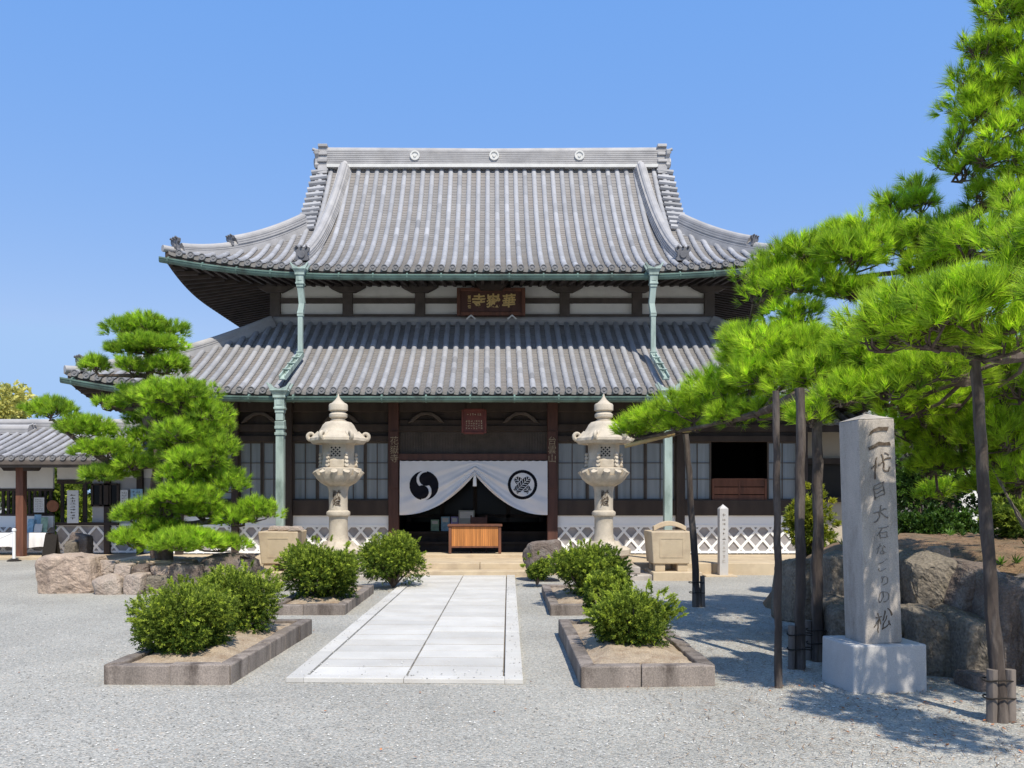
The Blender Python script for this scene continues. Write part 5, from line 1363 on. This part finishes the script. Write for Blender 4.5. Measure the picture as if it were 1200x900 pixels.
mb = MB(); mb.box(XL(110),XL(140),22.25,22.30,zq(592),zq(568)); dw = mb.build('dark_window', M['blackglass'], lw)
mb = MB()
for a in (109.5,119.5,130,139.5): mb.box(XL(a)-.03,XL(a)+.03,22.22,22.26,zq(593),zq(567))
mb.box(XL(109),XL(140),22.22,22.25,zq(593.5),zq(591.5)); mb.box(XL(109),XL(140),22.22,22.25,zq(568.5),zq(566.5)); mb.build('window_frame', M['wood'], dw)
# notices hung on the corridor
def sheet(name, label, px0, px1, py0, py1, D, m, cols, rows, seed, frame=None, cat='notice'):
    x0, x1, z0, z1 = X_(px0,D), X_(px1,D), Z_(py1,D), Z_(py0,D); t = thing(name, label, cat, ((x0+x1)/2,D,z0))
    mb = MB(); mb.box(x0,x1,D,D+.03,z0,z1); mb.build('board', M[m], t, bevel=.004)
    if cols: mb = MB(); scribble(mb, x0+(x1-x0)*.15, x1-(x1-x0)*.15, z0+(z1-z0)*.1, z1-(z1-z0)*.1, D-.0005, cols, rows, seed, .22); mb.build('lettering', M['carve'], t)
    if frame:
        mb = MB(); f = .025; mb.box(x0-f,x0,D-.01,D+.035,z0-f,z1+f); mb.box(x1,x1+f,D-.01,D+.035,z0-f,z1+f); mb.box(x0,x1,D-.01,D+.035,z1,z1+f); mb.box(x0,x1,D-.01,D+.035,z0-f,z0); mb.build('frame', M[frame], t)
sheet('notice_board', 'framed white notice hanging between the reddish post and the wooden disc', 39.5,52,583,600.5,22.2,'paper',5,7,5,'wood')
sheet('vertical_sign', 'tall white board with a column of black writing in the corridor window', 78.5,92,574.5,613,22.1,'paper',1,9,6,None,'sign')
sheet('poster', 'pale grey poster pinned right of the dark corridor window', 141,150,574,594,22.2,'paper',3,5,7)
sheet('poster', 'blue poster nearest the cloud pine on the grey panel', 153,167,573,594,22.2,'bluep',3,5,8)
t = thing('wooden_disc', 'round reddish wooden disc hanging on the corridor post', 'wooden disc', (X_(61,22.1),22.1,zq(600)))
mb = MB(); x = X_(61,22.1); z_ = Z_(593,22.1); vs = [(x+math.cos(k*math.pi/14)*.155, 22.12, z_+math.sin(k*math.pi/14)*.155) for k in range(28)]
mb.add(vs + [(a,b+.05,c) for a,b,c in vs], [tuple(range(27,-1,-1)), tuple(range(28,56))] + [(k,(k+1) % 28, 28+(k+1) % 28, 28+k) for k in range(28)]); mb.build('disc', M['cork'], t, bevel=.01)
mb = MB(); mb.box(x-.006,x+.006,22.11,22.13,z_+.15,z_+.42); mb.build('hanging_cord', M['rope'], t)
# table with white cloth, leaflets
t = thing('leaflet_table', 'long table under a white cloth in the corridor', 'table', (X_(20,21.9),21.9,.05))
tx0, tx1 = X_(-60,21.9), X_(57,21.9); ztab = Z_(624.5,21.9)
mb = MB(); mb.box(tx0,tx1,21.75,22.2,ztab-.03,ztab); mb.build('tabletop', M['woodg'], t)
for x in (tx0+.08, tx1-.08):
    for y in (21.82,22.12): mb = MB(); mb.box(x-.025,x+.025,y-.025,y+.025,.055,ztab-.03); mb.build('leg', M['stake'], t)
mb = MB(); n = 90; vs = []
for i in range(n+1):
    x = tx0-.02+(tx1-tx0+.04)*i/n
    for j, (yy, zz) in enumerate(((22.2,ztab+.008),(21.73,ztab+.008),(21.72,ztab-.02),(21.70+.012*math.sin(i*.9),ztab-.20),(21.69+.02*math.sin(i*.9),ztab-.36-.02*math.sin(i*.2)))): vs.append((x,yy,zz))
mb.add(vs, [(i*5+j,(i+1)*5+j,(i+1)*5+j+1,i*5+j+1) for i in range(n) for j in range(4)])
tag(mb.build('tablecloth', M['cloth'], None, smooth=True, loc=((tx0+tx1)/2,21.7,ztab)), 'white cloth draped over the long corridor table', 'tablecloth')
for px, py0, py1, w_, D, m, lab in ((36,608,620,7,22.0,'bluep','pale blue leaflet at the left of the leaflet rack on the white table'),(44,603,614,8,22.1,'bluep','upper blue leaflet standing at the back of the white table'),(45,614,624,9,21.95,'paper','white leaflet lying lowest in the middle of the white table'),(52,606,618,8,22.0,'greenp','greenish leaflet at the right end of the white table')):
    x = X_(px,D); h_ = (w_)/F*D/2; z0 = ztab+.01; z1 = Z_(py0,D)
    tt = thing('leaflet', lab, 'leaflet', (x,D,z0)); mb = MB(); mb.hexa([(x-h_,D-.05,z0),(x+h_,D-.05,z0),(x+h_,D-.03,z0),(x-h_,D-.03,z0)],[(x-h_,D+.02,z1),(x+h_,D+.02,z1),(x+h_,D+.03,z1),(x-h_,D+.03,z1)]); mb.build('sheet', M[m], tt)
# stanchion with chain
b = G(16.5,658); b.y = 20.6; b.x = X_(16.5,20.6)
t = thing('stanchion', 'white barrier post with chain before the corridor', 'barrier post', (b.x,b.y,0))
mb = MB(); mb.lathe((b.x,b.y,0), [(.16,.0),(.16,.02),(.06,.05),(.03,.07)], 16); mb.build('base', M['rope'], t, smooth=True)
mb = MB(); mb.lathe((b.x,b.y,0), [(.038,.06),(.038,.72),(.05,.73),(.05,.77),(.02,.80)], 12); mb.build('post', M['chain'], t, smooth=True)
mb = MB(); pts = [(b.x-.03-1.6*u, b.y, .70-.9*u*(1-u)) for u in np.linspace(0,1,24)]; mb.tube(pts, .016, 6); mb.build('chain', M['chain'], t, smooth=True)
# small easel sign beside the table
x = X_(60,21.2); t = thing('floor_sign', 'small dark folding floor sign beside the long white table', 'sign', (x,21.2,.05))
for i in range(2):
    s = -1 if i else 1; mb = MB(); mb.hexa([(x-.16,21.2-s*.16,.055),(x+.16,21.2-s*.16,.055),(x+.16,21.22-s*.16,.055),(x-.16,21.22-s*.16,.055)],[(x-.15,21.2,.62),(x+.15,21.2,.62),(x+.15,21.22,.62),(x-.15,21.22,.62)]); mb.build('board', M['rope'], t)

# ---- right wing
rw = thing('side_hall', 'plain tiled side hall with beige wall behind the monument', 'building', (11,21.5,0))
simple_roof(rw, 7.35, 16.5, 20.0, 3.30, 23.2, 5.1)
mb = MB(); mb.box(7.45,16.5,21.5,21.6,2.45,3.6); mb.build('beige_wall', M['beigew'], rw)
mb = MB(); mb.box(7.45,16.5,21.5,21.6,0,1.5); mb.build('lower_wall', M['beigew'], rw)
mb = MB(); mb.box(7.45,16.5,21.56,21.66,1.5,2.45); mb.build('dark_opening', M['dark'], rw)
for x in (7.5,9.3,11.1,12.9,14.7): mb = MB(); mb.box(x-.08,x+.08,21.40,21.5,0,3.6); mb.build('post', M['wood'], rw)
mb = MB(); mb.box(7.4,16.5,20.05,20.15,3.08,3.24); mb.box(7.45,16.5,21.38,21.5,2.38,2.52); mb.box(7.45,16.5,21.38,21.5,1.42,1.55); mb.build('rail', M['wood'], rw)
mb = MB(); mb.add([(7.4,20.1,3.16),(16.5,20.1,3.16),(16.5,22.5,4.2),(7.4,22.5,4.2)], [(0,1,2,3)]); mb.build('soffit', M['wood'], rw)
wx0, wx1 = X_(1122,17.5), X_(1158,17.5); t = thing('garden_wall', 'white plastered garden wall with dark post seen through the right pine', 'wall', (wx0,17.5,0))
mb = MB(); mb.box(wx0,wx1,17.5,17.7,0,Z_(562,17.5)); mb.build('plaster_face', M['white'], t)
mb = MB(); mb.box(wx0-.16,wx0,17.42,17.78,0,Z_(552,17.5)); mb.build('post', M['wood'], t)
mb = MB(); mb.sweep([(wx0-.2,17.6,Z_(562,17.5)),(wx1,17.6,Z_(562,17.5))], [(.25,0),(.2,.08),(0,.2),(-.2,.08),(-.25,0)]); mb.build('tile_coping', M['tiler'], t)

# ================================================================== TREES BEHIND
def leaf_tree(label, x, y, h, rx, rz, seed, n=2600, m='treel', ln=.22, zc=None):
    r = np.random.default_rng(seed); t = thing('broadleaf_tree', label, 'tree', (x,y,0), 'leafy trees behind the left corridor')
    c = np.array((x,y,h-rz if zc is None else zc)); mb = MB(); mb.tube([(x,y,0),(x+.1,y,h*.4),(c[0],c[1],c[2]+rz*.5)], [.22,.17,.05], 9, jit=.08)
    Ps, As, Ts = [], [], []
    for i in range(30):
        d = unit(r.normal(size=3)); lc = c+d*r.uniform(.35,.82)*np.array((rx,rx,rz)); f = r.uniform(.18,.32)
        p, dd = dome_points(lc, rx*f, rx*f, rz*f, n//30, r, -1, .4); Ps.append(p); As.append(dd+r.normal(size=dd.shape)*.5); Ts.append(np.clip(r.uniform(.1,.8)+.3*r.uniform(-1,1,len(p)),0,1))
        mb.tube([(x+.05,y,h*.4), tuple((c+lc)/2-np.array((0,0,rz*.15))), tuple(lc)], [.09,.05,.015], 6, jit=.1)
    mb.build('trunk', M['bark'], t, smooth=True)
    V, tt = leafy(np.concatenate(Ps), np.concatenate(As), 8, ln, ln*.5, (.2,1.5), .15, r, np.concatenate(Ts)); tri_mesh('crown', V, M[m], t, tone=tt, nv=4)
leaf_tree('tall yellow-green leafy tree rising above the corridor roof at the left edge', -22.5, 38, 6.8, 2.9, 2.3, 201, 3400)
leaf_tree('lower green tree seen through the barred corridor window', -14.5, 28, 3.2, 2.0, 1.5, 202, 2400, 'yew', .16)
leaf_tree('green tree behind the corridor beside the tall white sign', -11.2, 29, 3.3, 1.8, 1.6, 203, 2400, 'yew', .16)
leaf_tree('yellow-green tree just outside the left edge behind the corridor', -27.5, 37, 6.2, 2.6, 2.2, 204, 2400)

# litter on the gravel and beds: dry needles and a few fallen leaves
tr = np.random.default_rng(5)
def litter(name, n, xs, ys, ln, wd, m, z=.012, sparse=1.6):
    x = xs[0]+(xs[1]-xs[0])*tr.beta(2, sparse, n); y = tr.uniform(ys[0], ys[1], n); a = tr.uniform(0, 6.28, n); L_ = ln*tr.uniform(.6,1.3,n)
    p = np.stack((x,y,np.full(n,z)+tr.uniform(0,.004,n)),1); d = np.stack((np.cos(a)*L_, np.sin(a)*L_, tr.uniform(0,.012,n)),1); sd_ = np.stack((-np.sin(a)*wd, np.cos(a)*wd, np.zeros(n)),1)
    V = np.stack((p-d/2, p+sd_/2, p+d/2, p-sd_/2),1)
    tag(tri_mesh(name, V, M[m], None, (0,0,0), tr.uniform(0,1,n), 4), kind='stuff')
M['dryneedle'] = mat('dry_needles', (.20,.12,.06), .9, .3, 5, tone=.5)
M['dryleaf'] = mat('dry_leaves', (.30,.12,.05), .8, .4, 8, tone=.5)
mo = bpy.data.objects['garden_mound']; mv = np.array([v.co[:] for v in mo.data.vertices]); tri_ = [tuple(p.vertices) for p in mo.data.polygons if len(p.vertices) == 4 and p.center.y < 12]
n = 9000; fi = tr.integers(0, len(tri_), n); ar = np.array(tri_)[fi]; wts = tr.dirichlet((1,1,1,1), n); pp = (mv[ar]*wts[...,None]).sum(1); aa = tr.uniform(0,6.28,n); L_ = .10*tr.uniform(.6,1.3,n)
dd = np.stack((np.cos(aa)*L_, np.sin(aa)*L_, tr.uniform(-.01,.03,n)),1); ss = np.stack((-np.sin(aa)*.007, np.cos(aa)*.007, np.zeros(n)),1); pp[:,2] += .012
tag(tri_mesh('mound_litter', np.stack((pp-dd/2, pp+ss/2, pp+dd/2, pp-ss/2),1), M['dryneedle'], None, (0,0,0), tr.uniform(0,1,n), 4), kind='stuff')
n = 420; fi = tr.integers(0, len(tri_), n); ar = np.array(tri_)[fi]; wts = tr.dirichlet((1,1,1,1), n); pp = (mv[ar]*wts[...,None]).sum(1); keep = np.sin(pp[:,0]*2.1)+np.sin(pp[:,1]*2.7+1) > .2; pp = pp[keep]
V, tt = leafy(pp, np.tile(np.array([[0,0,1.]]), (len(pp),1)), 16, .11, .018, (.2,1.2), .02, tr); tag(tri_mesh('mound_ground_cover', V, M['hedge'], None, (0,0,0), tt, 4), kind='stuff')
litter('fallen_needles', 5200, (1.0,4.6), (5.0,12.5), .09, .005, 'dryneedle')
litter('fallen_leaves', 150, (2.2,4.4), (5.2,7.4), .035, .022, 'dryleaf')
litter('scattered_leaves', 160, (-5.5,4.5), (4.2,17), .03, .02, 'dryleaf', .012, 2)
# loose pebbles that stand proud of the gravel near the camera
n = 9000
yy = 4.2+7.5*tr.uniform(0,1,n)**1.6; xx = tr.uniform(-.62,.66,n)*yy*1.02
ok = ~((yy > 7.0) & (yy < 14) & (xx > -3.4) & (xx < 2.0)); xx, yy = xx[ok], yy[ok]; n = len(xx)
m_ = 520; e_ = tr.choice(3, m_, p=(.42,.42,.16)); q_ = np.abs(tr.normal(0,.05,m_)); v_ = tr.uniform(0,1,m_)
u_ = np.where(e_ == 0, q_, np.where(e_ == 1, 1-q_, tr.uniform(0,1,m_))); v_ = np.where(e_ == 2, np.abs(tr.normal(0,.03,m_)), v_)
wk = np.array([walk(float(a), float(b)) for a, b in zip(u_, v_)]); zz = np.concatenate((np.zeros(n), np.full(m_, .041)))
xx = np.concatenate((xx, wk[:,0])); yy = np.concatenate((yy, wk[:,1])); n = len(xx)
rr = tr.uniform(.004,.011,n); vv = tr.normal(size=(n,6,3))*0
base = np.array([(1,0,0),(-1,0,0),(0,1,0),(0,-1,0),(0,0,1),(0,0,-1)],float)*np.array((1,1,.7))
ang_ = tr.uniform(0,6.28,n); c_, s_ = np.cos(ang_), np.sin(ang_)
q = base[None]*rr[:,None,None]*tr.uniform(.7,1.3,(n,6,1)); q = np.stack((q[...,0]*c_[:,None]-q[...,1]*s_[:,None], q[...,0]*s_[:,None]+q[...,1]*c_[:,None], q[...,2]),-1)+np.stack((xx,yy,rr*.35+zz),1)[:,None,:]
T3 = [(0,2,4),(2,1,4),(1,3,4),(3,0,4)]; V = np.stack([q[:,list(t_)] for t_ in T3],1).reshape(-1,3,3)
M['pebble'] = mat('pebbles', (.40,.39,.365), .85, .15, 5, tone=.5)
tag(tri_mesh('loose_gravel', V, M['pebble'], None, (0,0,0), np.repeat(tr.uniform(0,1,n),4)), kind='stuff')
